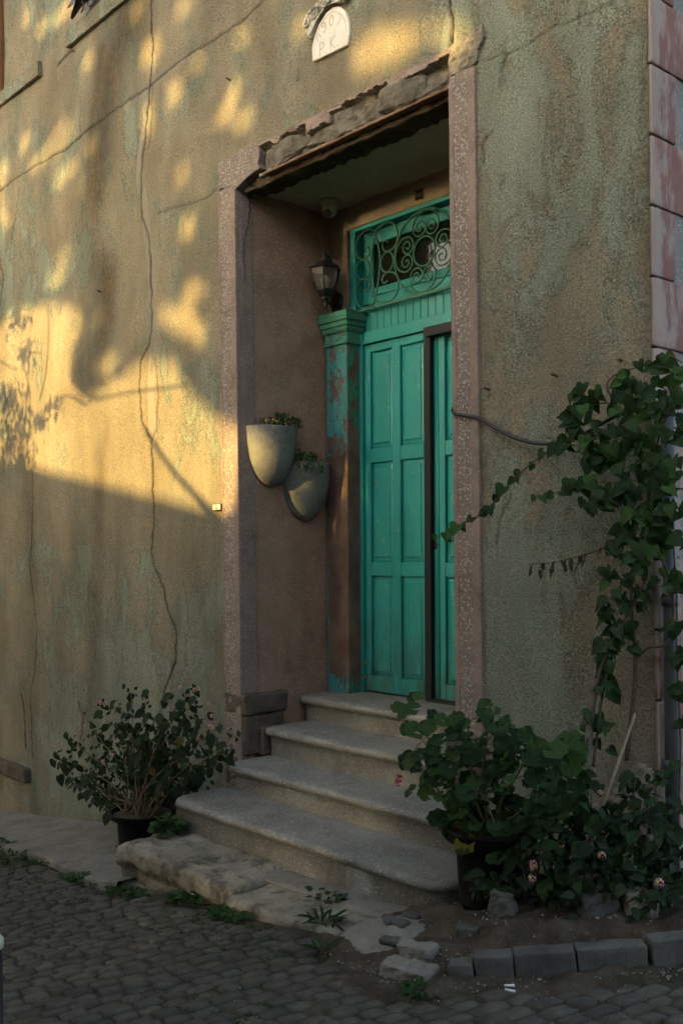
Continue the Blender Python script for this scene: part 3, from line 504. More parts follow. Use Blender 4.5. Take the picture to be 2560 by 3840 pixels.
GLEAF=[(2.195,-0.760,0.219),(2.249,-0.651,0.262),(2.007,-0.622,0.262),(2.148,-0.590,0.262),(2.173,-0.653,0.209),(2.037,-0.632,0.196),(2.083,-0.734,0.299),(1.998,-0.428,0.209),(2.060,-0.628,0.283),(2.283,-0.760,0.249),(1.795,-0.341,0.273),(2.239,-0.772,0.371),(2.014,-0.423,-0.059),(1.958,-0.495,0.003),(2.350,-0.692,0.217),(2.160,-0.604,0.101),(2.483,-0.776,0.203),(2.142,-0.419,0.073),(2.279,-0.735,0.102),(2.420,-0.684,0.174),(2.357,-0.702,0.148),(2.338,-0.761,0.206),(1.866,-0.321,0.032),(2.171,-0.424,0.026),(2.017,-0.560,0.020),(2.376,-0.763,0.093),(1.925,-0.371,0.018),(2.437,-0.765,0.252),(2.297,-0.684,0.087),(2.346,-0.715,0.046),(2.329,-0.520,0.090),(2.144,-0.366,0.086),(1.975,-0.437,0.167),(2.241,-0.683,0.138),(1.923,-0.355,-0.004),(1.842,-0.412,-0.144),(1.947,-0.537,0.030),(2.074,-0.657,0.065),(2.305,-0.746,0.092),(2.066,-0.473,-0.012),(2.286,-0.721,0.023),(2.304,-0.752,0.067),(2.040,-0.518,-0.092),(2.147,-0.679,0.104),(2.681,-0.774,0.310),(2.288,-0.407,0.238),(2.381,-0.527,0.318),(2.352,-0.471,0.259),(2.199,-0.424,0.140),(2.461,-0.768,0.274),(2.479,-0.555,0.247),(2.579,-0.716,0.336),(2.282,-0.539,0.180),(2.376,-0.399,0.223),(2.503,-0.605,0.239),(2.493,-0.672,0.318),(2.465,-0.736,0.187),(2.450,-0.373,0.086),(2.227,-0.385,0.120),(2.352,-0.375,0.158),(2.393,-0.395,0.081),(2.469,-0.703,0.149),(2.663,-0.711,0.248),(2.363,-0.531,0.151),(2.779,-0.777,0.290),(2.438,-0.556,0.094),(2.617,-0.745,0.285),(2.540,-0.616,0.094),(2.458,-0.492,0.265),(2.494,-0.636,0.258),(2.440,-0.361,0.178),(2.317,-0.418,0.034),(2.531,-0.715,0.245),(2.440,-0.475,0.219),(2.647,-0.714,0.196),(2.458,-0.365,0.102),(2.521,-0.619,0.035),(2.563,-0.595,0.129),(2.591,-0.479,0.110),(2.693,-0.769,0.095),(2.641,-0.398,0.070),(2.468,-0.341,0.158),(2.650,-0.552,0.034),(2.299,-0.430,0.094),(2.581,-0.480,0.097),(2.452,-0.496,0.167),(2.473,-0.353,0.113),(2.293,-0.367,-0.029),(2.637,-0.674,0.189),(2.315,-0.322,-0.069),(2.701,-0.596,0.168),(2.644,-0.591,0.172),(2.637,-0.532,0.101),(2.567,-0.612,0.195),(2.827,-0.708,0.188),(2.575,-0.326,0.013),(2.762,-0.636,0.183),(2.746,-0.678,0.113),(2.637,-0.422,0.138),(2.525,-0.642,0.007),(2.362,-0.416,0.007),(2.148,-0.339,0.033),(2.510,-0.708,-0.024),(2.491,-0.634,0.035),(2.242,-0.323,-0.067),(2.263,-0.457,-0.137),(2.199,-0.342,0.059),(2.495,-0.522,0.101),(2.311,-0.526,0.101),(2.174,-0.392,-0.043),(2.467,-0.703,0.051),(2.506,-0.600,0.087),(2.381,-0.629,0.132),(2.475,-0.767,0.016),(2.237,-0.338,-0.030),(2.307,-0.390,-0.065),(2.416,-0.525,0.071),(2.341,-0.695,0.017),(2.410,-0.455,0.116),(2.606,-0.605,0.115),(2.467,-0.510,0.115),(2.365,-0.361,-0.082),(2.178,-0.367,-0.148),(2.629,-0.489,0.124),(2.635,-0.476,0.033),(2.603,-0.492,0.035),(2.488,-0.370,0.006),(2.749,-0.477,0.180),(2.652,-0.538,0.188),(2.916,-0.743,0.199),(2.658,-0.529,0.183),(2.741,-0.688,0.185),(2.676,-0.362,0.069),(2.517,-0.330,0.103),(2.909,-0.780,0.249),(2.719,-0.494,0.184),(2.964,-0.764,0.199),(2.690,-0.614,0.138),(2.748,-0.405,0.115),(2.720,-0.502,0.029),(2.693,-0.332,0.036),(2.845,-0.643,0.196),(2.673,-0.456,0.135),(2.894,-0.772,0.138),(2.926,-0.653,0.186),(2.737,-0.491,0.134),(2.771,-0.495,0.126),(2.926,-0.766,0.099),(2.634,-0.359,-0.004),(2.969,-0.740,0.108),(2.786,-0.738,0.018),(2.552,-0.472,-0.149),(2.804,-0.728,0.049),(2.316,-0.324,-0.192),(2.494,-0.392,-0.134),(2.775,-0.644,-0.051),(2.267,-0.363,-0.118),(2.828,-0.698,-0.014),(2.466,-0.427,-0.085),(2.767,-0.764,-0.012),(2.341,-0.328,-0.182),(2.294,-0.325,-0.117),(2.449,-0.340,-0.151),(2.556,-0.330,-0.080),(2.666,-0.456,-0.083),(2.626,-0.732,0.045),(2.268,-0.560,0.222),(2.277,-0.613,0.250),(2.149,-0.431,0.239),(2.385,-0.679,0.261),(2.918,-0.691,0.205),(2.833,-0.613,0.229),(2.900,-0.692,0.270),(2.870,-0.682,0.195),(2.743,-0.400,0.166),(2.810,-0.551,0.240),(2.727,-0.449,-0.040),(2.741,-0.607,-0.015),(2.681,-0.575,-0.025),(2.654,-0.419,-0.058),(2.855,-0.727,0.083),(2.575,-0.368,-0.123),(2.603,-0.538,-0.044),(2.740,-0.504,-0.066),(2.814,-0.769,0.074),(2.758,-0.716,0.001),(2.853,-0.649,0.021),(2.288,-0.488,-0.171),(2.384,-0.469,-0.174),(2.107,-0.349,-0.198),(2.393,-0.533,-0.164),(2.190,-0.383,-0.184),(2.585,-0.725,-0.094),(2.310,-0.326,-0.149),(2.447,-0.505,-0.164),(2.391,-0.378,-0.176),(2.422,-0.419,-0.174),(2.205,-0.659,0.027),(2.108,-0.382,-0.099),(2.287,-0.650,-0.061),(1.971,-0.371,-0.010),(2.364,-0.779,-0.021),(1.914,-0.391,-0.089),(2.418,-0.743,0.011),(2.162,-0.650,-0.062),(2.117,-0.404,0.007),(2.038,-0.355,-0.181),(2.394,-0.778,0.038),(2.508,-0.585,-0.173),(2.514,-0.473,-0.185),(2.429,-0.527,-0.157),(2.514,-0.579,-0.141),(2.429,-0.429,-0.204),(2.554,-0.653,-0.144)]
# ============================================================ SETTING: street
V = []; F = []
def sheet(name, xs, ys, zf, mat, parent=None, amp=0.0, sc_=3.0, seed=0, keep=None, smooth=True):
    V = []; F = []; nx, ny = len(xs), len(ys)
    for x in xs:
        for y in ys:
            z = zf(x, y)
            if amp: z += nz((x, y, 0), sc_, seed) * amp
            V.append((x, y, z))
    for i in range(nx - 1):
        for j in range(ny - 1):
            if keep is None or keep((xs[i] + xs[i + 1]) / 2, (ys[j] + ys[j + 1]) / 2):
                F.append((i * ny + j, (i + 1) * ny + j, (i + 1) * ny + j + 1, i * ny + j + 1))
    return mesh(name, V, F, mat, parent, smooth)
xs = [-80, -40, -20, -10, -6] + list(np.arange(-5, 5.01, .05)) + [6, 10, 20, 40, 80]
ys = [-80, -40, -20, -10, -5] + list(np.arange(-4, 0.31, .05)) + [1, 3, 6, 12, 30, 80]
street = sheet('street', xs, ys, lambda x, y: street_z(max(-30, min(30, x))) - 0.011, M['joint'], amp=0.012, sc_=1.5)
tag(street, kind='structure')

# cobblestones: rows run across the street, slightly askew and arched
def cobmesh(seed):
    rr = random.Random(seed)
    n = 4; V = []; F = []
    for i in range(n + 1):
        for j in range(n + 1):
            u, v = i / n * 2 - 1, j / n * 2 - 1
            # square to rounded square
            k = 1 - 0.07 * (u * u * v * v)
            r = max(abs(u), abs(v))
            z = 0.0 - 0.55 * max(0, r - 0.62) ** 2 + rr.uniform(-.05, .05)
            V.append((u * k * (1 + rr.uniform(-.06, .05)), v * k * (1 + rr.uniform(-.08, .06)), z))
    for i in range(n):
        for j in range(n):
            F.append((i * (n + 1) + j, (i + 1) * (n + 1) + j, (i + 1) * (n + 1) + j + 1, i * (n + 1) + j + 1))
    ring = [i * (n + 1) for i in range(n)] + [n * (n + 1) + j for j in range(n)] + [i * (n + 1) + n for i in range(n, 0, -1)] + [j for j in range(n, 0, -1)]
    b = len(V)
    for q in ring: V.append((V[q][0] * 1.03, V[q][1] * 1.03, -0.62))
    m_ = len(ring)
    for k in range(m_): F.append((ring[k], b + k, b + (k + 1) % m_, ring[(k + 1) % m_]))
    return V, F
CM = []
for s in range(8):
    v, f = cobmesh(s); me = bpy.data.meshes.new('cobblestone'); me.from_pydata(v, [], f); me.update(); me.materials.append(M['cobble'])
    me.polygons.foreach_set('use_smooth', [True] * len(me.polygons)); CM.append((me, v, f))
def project(p):
    d = Vector(p) - CAM; z = d.dot(FWD)
    return (d.dot(RGT) / z, d.z / z, z) if z > .1 else (9, 9, -1)
def front_line(x):
    """edge of the paved street along the house: apron, slabs, then the dirt before the kerb"""
    if x < -3.2: return -0.62
    if x < -.2: return -0.62 - .28 * (x + 3.2) / 3.0
    if x < 1.85: return -0.985
    if x < 2.35: return -0.985 - .33 * (x - 1.85) / .5
    if x < 2.7: return -1.315
    return -1.315 + (x - 2.7) * .9
cob = []
ang = math.radians(90 - 13)
ca, sa = math.cos(ang), math.sin(ang)
row = 0
for rw in np.arange(-6.5, 5.5, .082):
    t = -5.5 + random.uniform(0, .12)
    while t < 2.5:
        L = random.uniform(.072, .118)
        cx, ct = rw + .02 * math.sin(t * 2.2 + rw), t + L / 2
        x = ca * ct + sa * cx; y = sa * ct - ca * cx
        t += L + .007
        if not (-4.6 < x < 4.4 and -3.1 < y): continue
        if y > front_line(x) - .02 or y > -.62: continue
        cob.append((x, y, L / 2, (.082 - .007) / 2))
vis = []
for c in cob:
    u, v, d = project((c[0], c[1], street_z(c[0])))
    s = c[2] * c[3] / max(.2, d) ** 3
    inside = abs(u) < .36 and -.50 < v < .6 and d > .3
    vis.append((s if inside else -1.0 / max(.3, d), c, inside))
vis.sort(key=lambda q: -q[0])
rest = []
for k, (s, c, ins) in enumerate(vis):
    x, y, hl, hw = c
    ps = random.uniform(.86, 1.05)
    zc = street_z(x) + nz((x, y, 0), 1.5, 0) * .012 + random.uniform(-.007, .006)
    rotz = ang + random.uniform(-.09, .09)
    tx, ty = random.uniform(-.06, .06), -math.atan(.14) + random.uniform(-.05, .05)
    scl = (hl * ps * 1.05, hw * random.uniform(.98, 1.10), .05)
    Mx = Matrix.Translation((x, y, zc)) @ Matrix.Rotation(ty, 4, 'Y') @ Matrix.Rotation(tx, 4, 'X') @ Matrix.Rotation(rotz, 4, 'Z')
    me, v, f = CM[k % 8]
    if k < 300 and ins:
        o = bpy.data.objects.new('cobblestone', me); COL.objects.link(o)
        o.location = (x, y, zc); o.rotation_euler = Mx.to_euler(); o.scale = scl; adopt(o, street)
    else:
        MM = Mx @ Matrix.Diagonal((*scl, 1))
        rest.append(([MM @ Vector(q) for q in v], f))
V, F = joinparts(rest)
o = mesh('far_cobblestones', V, F, M['cobble'], street, True); tag(o, kind='stuff')

# concrete apron along the foot of the wall, left of the steps
V = []; F = []; xs = list(np.arange(-6, 0.16, .025)); ns = 26
for x in xs:
    yf = front_line(x) + .07 * mn.noise(Vector((x * 2.3, 1, 0))) + .035 * mn.noise(Vector((x * 9, 4, 0))) + .012 * mn.noise(Vector((x * 31, 4, 0))) + (.10 if -2.6 < x < -2.25 else 0)
    for k in range(ns + 3):
        s = max(0, k - 2) / ns; y = yf + (.03 - yf) * s ** 1.3
        z = street_z(x) + .052 + .03 * (y + .6) + .010 * nz((x, y, 0), 2.5, 5) + .003 * nz((x, y, 0), 14, 6)
        if k == 0: z -= .09
        elif k == 1: z -= .012; y -= .004
        V.append((x, y, z))
m_ = ns + 3
for i in range(len(xs) - 1):
    for k in range(m_ - 1): F.append((i * m_ + k, (i + 1) * m_ + k, (i + 1) * m_ + k + 1, i * m_ + k + 1))
ap = mesh('pavement', V, F, M['concrete'], None, True); tag(ap, kind='structure')

# planting bed of dirt behind the kerb and rubble ground before it
def bedz(x, y):
    d = max(0, min(1, (x - 2.0) / .6))
    k = max(0.0, min(1.0, (y - (front_line(x) + .25)) / .25))
    e = max(0.0, min(1.0, (y - (front_line(x) - .12)) / .14))
    return street_z(x) - .034 + .040 * e + .075 * k * d + .02 * k
def bedkeep(x, y): return x > 1.80 and y > front_line(x) - .12 + .06 * nz((x, y, 0), 4, 9) and not (x < 1.97 and y > -1.0)
xs = list(np.arange(1.3, 4.3, .025)); ys = list(np.arange(-1.6, 3.0, .025))
bed = sheet('dirt_bed', xs, ys, bedz, M['dirt'], None, .030, 8, 4, bedkeep); tag(bed, kind='structure')

# ============================================================ HOUSE
house = empty('house', (0, 0, -1))
tag(house, 'old stucco corner house with peeling green paint and cracked facade around the doorway', 'house')

# ---- facade wall: fine grid with cracks as grooves
gx = np.concatenate([[-9, -7, -5.5, -4.6], np.arange(-4.2, 2.8401, .0125), [2.848]])
gz = np.concatenate([[-2.6, -2.2], np.arange(-1.9, 6.001, .0115), [6.6, 7.2]])
NX, NZ = len(gx), len(gz)
GX, GZ = np.meshgrid(gx, gz, indexing='ij')
def jitter(P, step=.035, amp=.012, seed=0):
    rr = random.Random(seed); out = []
    for a, b in zip(P[:-1], P[1:]):
        d = math.hypot(b[0] - a[0], b[1] - a[1]); n = max(1, int(d / step))
        for k in range(n):
            t = k / n
            out.append((a[0] + (b[0] - a[0]) * t + rr.uniform(-amp, amp) * (k > 0), a[1] + (b[1] - a[1]) * t + rr.uniform(-amp, amp) * .6 * (k > 0)))
    out.append(P[-1]); return out
def dist_field(P, pad):
    """distance of grid points to a polyline, inf beyond pad"""
    D = np.full(GX.shape, 9.0)
    for a, b in zip(P[:-1], P[1:]):
        i0, i1 = np.searchsorted(gx, [min(a[0], b[0]) - pad, max(a[0], b[0]) + pad]); j0, j1 = np.searchsorted(gz, [min(a[1], b[1]) - pad, max(a[1], b[1]) + pad])
        if i1 <= i0 or j1 <= j0: continue
        X_, Z_ = GX[i0:i1, j0:j1], GZ[i0:i1, j0:j1]
        dx, dz = b[0] - a[0], b[1] - a[1]; L = dx * dx + dz * dz + 1e-12
        t = np.clip(((X_ - a[0]) * dx + (Z_ - a[1]) * dz) / L, 0, 1)
        d = np.hypot(X_ - a[0] - t * dx, Z_ - a[1] - t * dz)
        D[i0:i1, j0:j1] = np.minimum(D[i0:i1, j0:j1], d)
    return D
def smooth01(x): x = np.clip(x, 0, 1); return x * x * (3 - 2 * x)
rng = np.random.default_rng(5)
def vnoise(cell, seed):
    """smooth value noise on the wall grid"""
    r = np.random.default_rng(seed); ix = (GX + 10) / cell; iz = (GZ + 4) / cell
    nxx, nzz = int(ix.max()) + 3, int(iz.max()) + 3
    T = r.random((nxx, nzz)); i = ix.astype(int); j = iz.astype(int); fx = smooth01(ix - i); fz = smooth01(iz - j)
    return (T[i, j] * (1 - fx) + T[i + 1, j] * fx) * (1 - fz) + (T[i, j + 1] * (1 - fx) + T[i + 1, j + 1] * fx) * fz
vn_ = vnoise(.30, 33)
crack = np.zeros(GX.shape); yoff = np.zeros(GX.shape)
wn_ = vnoise(.09, 3)
for k, (P, w) in enumerate(CRACKS):
    D = dist_field(jitter(jitter(P, .16, .030, k + 50), .035, .010, k), .1)
    ww = w * (.05 + .6 * wn_ + 1.0 * smooth01((vn_ - .45) / .4))
    a = 1 - smooth01((D - ww * .35) / .011)
    crack = np.maximum(crack, a * min(1.0, .25 + w * 55)); yoff = np.maximum(yoff, a * (.006 + w * .5))
    step_ = smooth01((.05 - D) / .05) * .003
    yoff -= step_ * (vnoise(.2, 40 + k) - .3)
mortar = np.zeros(GX.shape)
for P, w in MORTAR:
    D = dist_field(P, w * 2.5); mortar = np.maximum(mortar, np.clip(1 - D / (w * 1.1), 0, 1))
mortar = smooth01(mortar * 1.6)
stain = np.zeros(GX.shape)
for P, w, s in STAINS:
    D = dist_field(P, w * 2.2); stain = np.maximum(stain, s * np.exp(-(D / (w * .8)) ** 2 * 1.3) * (D < 5) * (.55 + .75 * vnoise(.35, 61)))
dirt = smooth01((-1.05 - .10 * 0 + .14 * GX - GZ) / .45 + .15) * .8
dirt = np.maximum(dirt, smooth01((GX - 2.79) / .06) * .6 * (GZ > -.3))
green = .55 * (vnoise(1.1, 8) - .5) + .70 * (vnoise(.38, 18) - .5) - .12 + .16 * np.exp(-((GX - 2.04) / .12) ** 2) * (GZ < 3.2)
green += .30 * np.exp(-((GX + .7) / .5) ** 2 - ((GZ - .2) / .8) ** 2) + \
    .62 * np.exp(-((GX - 2.14) / .2) ** 2 - ((GZ - .5) / .22) ** 2)
green += .30 * np.exp(-((GX - 2.2) / .25) ** 2 - ((GZ - 2.75) / .5) ** 2) + .25 * np.exp(-((GX + .6) / .4) ** 2 - ((GZ - 3.1) / .35) ** 2) + .25 * np.exp(-((GX - .4) / .5) ** 2 - ((GZ - 3.75) / .3) ** 2)
green -= .45 * smooth01((-.15 - GZ + 0 * GX) / .5) * (GX > 1.9) + .3 * smooth01((GX + .9) / -.6) * (GZ > 1.0) * (GZ < 3.0)
yw = yoff + (vnoise(.55, 1) - .5) * .016 + (vnoise(.16, 2) - .5) * .005 + (vnoise(.05, 4) - .5) * .0022
edge = np.minimum(np.abs(GX + .165), np.abs(GX - 1.93))
yw = np.where((edge < .02) & (GZ < 3.45), np.minimum(yw, .004), yw)
yw = yw * (1 - smooth01((GX - 2.45) / .2)) - .003 * smooth01((GX - 2.45) / .2) + .5 * yoff * smooth01((GX - 2.45) / .2)
yw = yw + 0.0
Vn = np.stack([GX, yw, GZ], -1).reshape(-1, 3)
ii, jj = np.meshgrid(np.arange(NX - 1), np.arange(NZ - 1), indexing='ij')
xc = (gx[:-1] + gx[1:])[:, None] / 2 + 0 * jj; zc = (gz[:-1] + gz[1:])[None, :] / 2 + 0 * ii
topedge = 3.405 + .008 * np.sin(xc * 23) + .006 * np.sin(xc * 61)
hole = (xc > -.150) & (xc < 1.915) & (zc < topedge)
k = ~hole
Fq = np.stack([ii * NZ + jj, (ii + 1) * NZ + jj, (ii + 1) * NZ + jj + 1, ii * NZ + jj + 1], -1)[k]
me = bpy.data.meshes.new('wall')
me.vertices.add(len(Vn)); me.vertices.foreach_set('co', Vn.ravel())
me.loops.add(Fq.size); me.loops.foreach_set('vertex_index', Fq.ravel())
me.polygons.add(len(Fq)); me.polygons.foreach_set('loop_start', np.arange(0, Fq.size, 4)); me.polygons.foreach_set('loop_total', np.full(len(Fq), 4))
me.update(calc_edges=True); me.validate()
for nm, A in (('crack', crack), ('mortar', mortar), ('stain', stain), ('dirt', dirt), ('green', green)):
    at = me.attributes.new(nm, 'FLOAT', 'POINT'); at.data.foreach_set('value', A.ravel().astype(np.float32))
wall = link('wall', me, M['stucco'], house, True)

# ---- side wall round the corner, with quoins
def part_box(name, *a, mat, par=house, bev=.003): return box(name, *a, mat, par, bev)
side = box('side_wall', 2.60, 2.846, .05, 7.0, -2.2, 7.2, M['pebble'], house, 0)
zj = [-.55 + .2925 * k for k in range(0, 17)]
for k in range(16):
    z0, z1 = zj[k] - .02, zj[k + 1] - .02
    long_ = (k % 2 == 0)
    Lq = random.uniform(.34, .40) if long_ else random.uniform(.185, .205)
    rough_block('quoin_stone', 2.80, 2.858 + random.uniform(-.003, .004), .006, Lq, z0 + .005, z1 - .004, M['quoin'], side, .035, .004, 14, k, .007)
roof = box('roof', -9.2, 3.1, -.25, 7.3, 7.2, 7.4, M['concrete'], house, .01)  # unseen roof and walls below close the house to keep it dark inside
box('back_wall', -9, 2.6, 6.9, 7.1, -2.2, 7.2, M['ceil'], house, 0)
box('gable_wall', -9.1, -8.95, .02, 6.9, -2.2, 7.2, M['ceil'], house, 0)

# ---- window sills, shutter edge, low ledge
rough_block('window_sill', -2.16, -.9, -.038, .06, 4.895, 5.03, M['stucco'], house, .03, .004, 9, 2, .006)
rough_block('window_sill', -4.2, -2.66, -.034, .06, 4.862, 4.985, M['stucco'], house, .03, .006, 9, 3, .008)
rough_block('stone_ledge', -4.4, -3.02, -.06, .06, -1.01, -.885, M['plinth'], house, .03, .009, 9, 4, .02)
box('window_shutter', -3.9, -3.385, -.03, .02, 4.99, 6.4, M['shutter'], house, .004)
for kx in (-3.42, -3.60, -3.78):
    box('shutter_stile', kx, kx + .03, -.04, -.032, 5.0, 6.4, M['shutter'], house, .002)

# ---- door surround
def jamb(name, x0, x1, ztop, inner, seed):
    w = x1 - x0
    root = rough_block(name, x0, x1, -.012, .06, -.62, ztop, M['jamb'], house, .03, .0045, 14, seed, .008)
    s = 1 if inner == 'R' else -1
    a = (x0 - .002, x0 + .028) if inner == 'R' else (x1 - .046, x1 + .003)
    b = (x1 - .048, x1 + .002) if inner == 'R' else (x0 - .003, x0 + .016)
    rough_block('border_strip', b[0] if inner == 'R' else a[0], b[1] if inner == 'R' else a[1], -.017, .03, -.5, ztop - .012, M['border'], root, .03, .003, 9, seed + 1, .005)
    rough_block('border_strip', a[0] if inner == 'R' else b[0], a[1] if inner == 'R' else b[1], -.016, .03, -.5, ztop - .03, M['border'], root, .03, .003, 9, seed + 2, .005)
    return root
jl = jamb('door_jamb', -.172, 0.0, 3.235, 'L', 3)
jr = jamb('door_jamb', 1.773, 1.937, 3.265, 'R', 8)
prism('jamb_corner', [(-.174, 3.237), (-.172, 3.412), (-.02, 3.418), (.10, 3.424), (.232, 3.428), (.262, 3.36), (.235, 3.29), (.262, 3.255), (.12, 3.238), (.04, 3.205), (-.01, 3.19), (-.012, 3.237)], -.016, .16, M['jamb'], house, .006, 'y', 2, .006, 12, 2)
def rocky(name, poly, yb, dep, mat, n=34, seed=0, fs=9.0):
    x0, x1 = min(p[0] for p in poly), max(p[0] for p in poly); z0, z1 = min(p[1] for p in poly), max(p[1] for p in poly)
    def inside(x, z):
        c = False; j = len(poly) - 1
        for i in range(len(poly)):
            if (poly[i][1] > z) != (poly[j][1] > z) and x < (poly[j][0] - poly[i][0]) * (z - poly[i][1]) / (poly[j][1] - poly[i][1] + 1e-12) + poly[i][0]: c = not c
            j = i
        return c
    V = []; F = []
    for i in range(n + 1):
        for j in range(n + 1):
            x = x0 + (x1 - x0) * i / n; z = z0 + (z1 - z0) * j / n
            vo = mn.voronoi(Vector((x * fs * 2.2 + seed, z * fs * 2.2, seed)))[0]
            y = yb - dep * (.35 + .65 * min(1, vo[0] * 1.6)) + .010 * nz((x, 0, z), 24, seed)
            if not inside(x + .006 * mn.noise(Vector((x * 50, z * 50, 1))), z + .006 * mn.noise(Vector((x * 50, z * 50, 7)))): y = yb + .02
            V.append((x, y, z))
    for i in range(n):
        for j in range(n): F.append((i * (n + 1) + j, (i + 1) * (n + 1) + j, (i + 1) * (n + 1) + j + 1, i * (n + 1) + j + 1))
    return mesh(name, V, F, mat, house)
rocky('broken_plaster', [(1.775, 3.262), (1.775, 3.40), (1.86, 3.445), (1.93, 3.43), (1.985, 3.45), (2.005, 3.38), (1.965, 3.33), (1.955, 3.275), (1.90, 3.262)], .012, .030, M['broken'], 40, 3)

rocky('exposed_masonry', [(2.42, -.52), (2.84, -.52), (2.84, .02), (2.78, .05), (2.70, -.02), (2.63, -.10), (2.56, -.16), (2.47, -.22)], .012, .030, M['broken'], 46, 8, 6.0)
# reveals (inside faces of the opening)
rv = rough_block('reveal', -.25, 0.0, .062, .90, -.50, 3.225, M['reveal'], house, .035, .004, 5, 6, .004)
rough_block('border_strip', -.05, .0045, .018, .125, .045, 3.19, M['border'], rv, .03, .003, 7, 7, .004)
rough_block('reveal', 1.773, 2.0, .062, .90, -.50, 3.225, M['reveal'], house, .05, .004, 5, 9, .004)
P = [(.0065, .09, 3.20), (.0065, .10, 3.10), (.0065, .085, 3.02), (.0065, .062, 2.93), (.0055, .050, 2.86), (.0055, .045, 2.78), (.0055, .055, 2.70), (.0055, .05, 2.62)]
P = [Vector(p) + Vector((0, random.uniform(-.006, .006), 0)) for p in catmull(P, 5)]
tube('wall_crack', P, lambda t: .0048 * (1 - t * .75), M['rot'], rv, 4)
ceil = rough_block('porch_ceiling', -.2, 1.98, .20, .92, 3.212, 3.29, M['ceil'], house, .04, .004, 5, 11, .003)
bw = rough_block('niche_wall', -.1, .178, .772, .90, 2.30, 3.22, M['back'], house, .03, .006, 8, 12, .004)
rough_block('niche_wall', .172, 1.52, .772, .90, 3.058, 3.22, M['back'], house, .03, .006, 8, 13, .004)
rough_block('niche_wall', 1.50, 1.8, .772, .90, 0.0, 3.22, M['back'], house, .05, .006, 8, 14, .004)
# old cable hole with a patch above the transom
rough_block('plaster_scar', .80, .87, .758, .80, 3.085, 3.155, M['rot'], bw, .014, .012, 30, 15, .02)

# ---- lintel: broken stone beam, rusted iron, rotten timber
nxl, nzl = 130, 22
V = []; F = []
for i in range(nxl + 1):
    x = .215 + (1.79 - .215) * i / nxl
    lip = .10 + .16 * mn.noise(Vector((x * 3.1, 2.2, 0))) + .12 * mn.noise(Vector((x * 11, 5, 1))) + .07 * mn.noise(Vector((x * 31, 5, 1))) + (.34 if .68 < x < .90 else 0) + (.10 if x > 1.35 else 0)
    for j in range(nzl + 1):
        t = j / nzl
        z = 3.405 + .016 * mn.noise(Vector((x * 8, 9, 3))) - t * .185
        if t < lip: y = -.016 + .010 * nz((x, 0, z), 14, 1)
        else:
            q = min(1, (t - lip) / .14)
            cell = mn.cell(Vector((x * 5.2 + 3 + .3 * mn.noise(Vector((x * 9, z * 9, 0))), z * 9 + x * 2, 4.)))
            vo = mn.voronoi(Vector((x * 4.6, z * 5.5, 1.7)))[0]
            y = .02 + q * (.02 + .06 * vo[0] + .02 * cell) + .010 * nz((x, 0, z), 22, 2)
            if t > .88: y = min(y, .015 + .012 * nz((x, 0, z), 25, 3))
        if t == 0 or t == 1: pass
        V.append((x, y, z))
for i in range(nxl):
    for j in range(nzl):
        F.append((i * (nzl + 1) + j, i * (nzl + 1) + j + 1, (i + 1) * (nzl + 1) + j + 1, (i + 1) * (nzl + 1) + j))
# close to a body
b = len(V)
for i in range(nxl + 1):
    x = V[i * (nzl + 1)][0]; V.append((x, .19, 3.405)); V.append((x, .19, 3.215))
for i in range(nxl):
    F.append((i * (nzl + 1), (i + 1) * (nzl + 1), b + 2 * (i + 1), b + 2 * i))
    F.append((i * (nzl + 1) + nzl, b + 2 * i + 1, b + 2 * (i + 1) + 1, (i + 1) * (nzl + 1) + nzl))
me = bpy.data.meshes.new('lintel'); me.from_pydata(V, [], F); me.update()
lint = link('lintel', me, [M['broken'], M['border']], house, False)
for p in me.polygons:
    if p.center.y < -.004 and p.center.z > 3.30 and nz(p.center, 9, 4) > -.25: p.material_index = 1
rk = random.Random(12)
for xa_, xb_, yf_, z0_, z1_ in ((.245, .43, .000, 3.225, 3.385), (.36, .66, -.014, 3.222, 3.385), (.56, .78, .018, 3.222, 3.35), (.66, 1.04, .004, 3.222, 3.345), (.90, 1.20, -.016, 3.222, 3.385), (1.08, 1.36, .008, 3.222, 3.375), (1.24, 1.60, -.020, 3.222, 3.370), (1.48, 1.775, .002, 3.222, 3.38)):
    bm = bmesh.new()
    for _ in range(30):
        u, v, w = rk.random(), rk.random(), rk.random()
        # favour the surface of the block so that facets are broad
        ax_ = rk.randrange(3)
        if ax_ == 0: u = round(u)
        elif ax_ == 1: v = 0 if v < .75 else 1
        else: w = round(w)
        bm.verts.new((xa_ + (xb_ - xa_) * u, yf_ + .13 * v + rk.uniform(0, .03), z0_ + (z1_ - z0_) * w))
    r_ = bmesh.ops.convex_hull(bm, input=bm.verts[:]); bmesh.ops.delete(bm, geom=[g_ for g_ in r_['geom_interior'] if isinstance(g_, bmesh.types.BMVert)], context='VERTS')
    bmesh.ops.recalc_face_normals(bm, faces=bm.faces[:]); bmesh.ops.triangulate(bm, faces=bm.faces[:])
    for _ in range(2):
        bmesh.ops.subdivide_edges(bm, edges=[e for e in bm.edges if e.calc_length() > .022], cuts=1); bmesh.ops.triangulate(bm, faces=bm.faces[:])
    bm.normal_update()
    for v in bm.verts: v.co += v.normal * (nz(v.co, 26, 5) * .007 + nz(v.co, 9, 6) * .008)
    frombm('fractured_stone', bm, M['fract'], lint)
rough_block('iron_bar', .285, 1.772, -.012, .035, 3.207, 3.219, M['rust'], lint, .02, .004, 25, 4, .003)
def sag(p):
    p[2] -= .016 * max(0, nz((p[0], p[1], 0), 7, 3)); return p
rough_block('rotten_beam', .03, 1.772, .04, .125, 3.178, 3.235, M['rot'], lint, .02, .014, 12, 6, .008, sag)
rough_block('rotten_beam', .02, 1.772, .130, .215, 3.190, 3.235, M['rot'], lint, .02, .016, 15, 7, .008, sag)

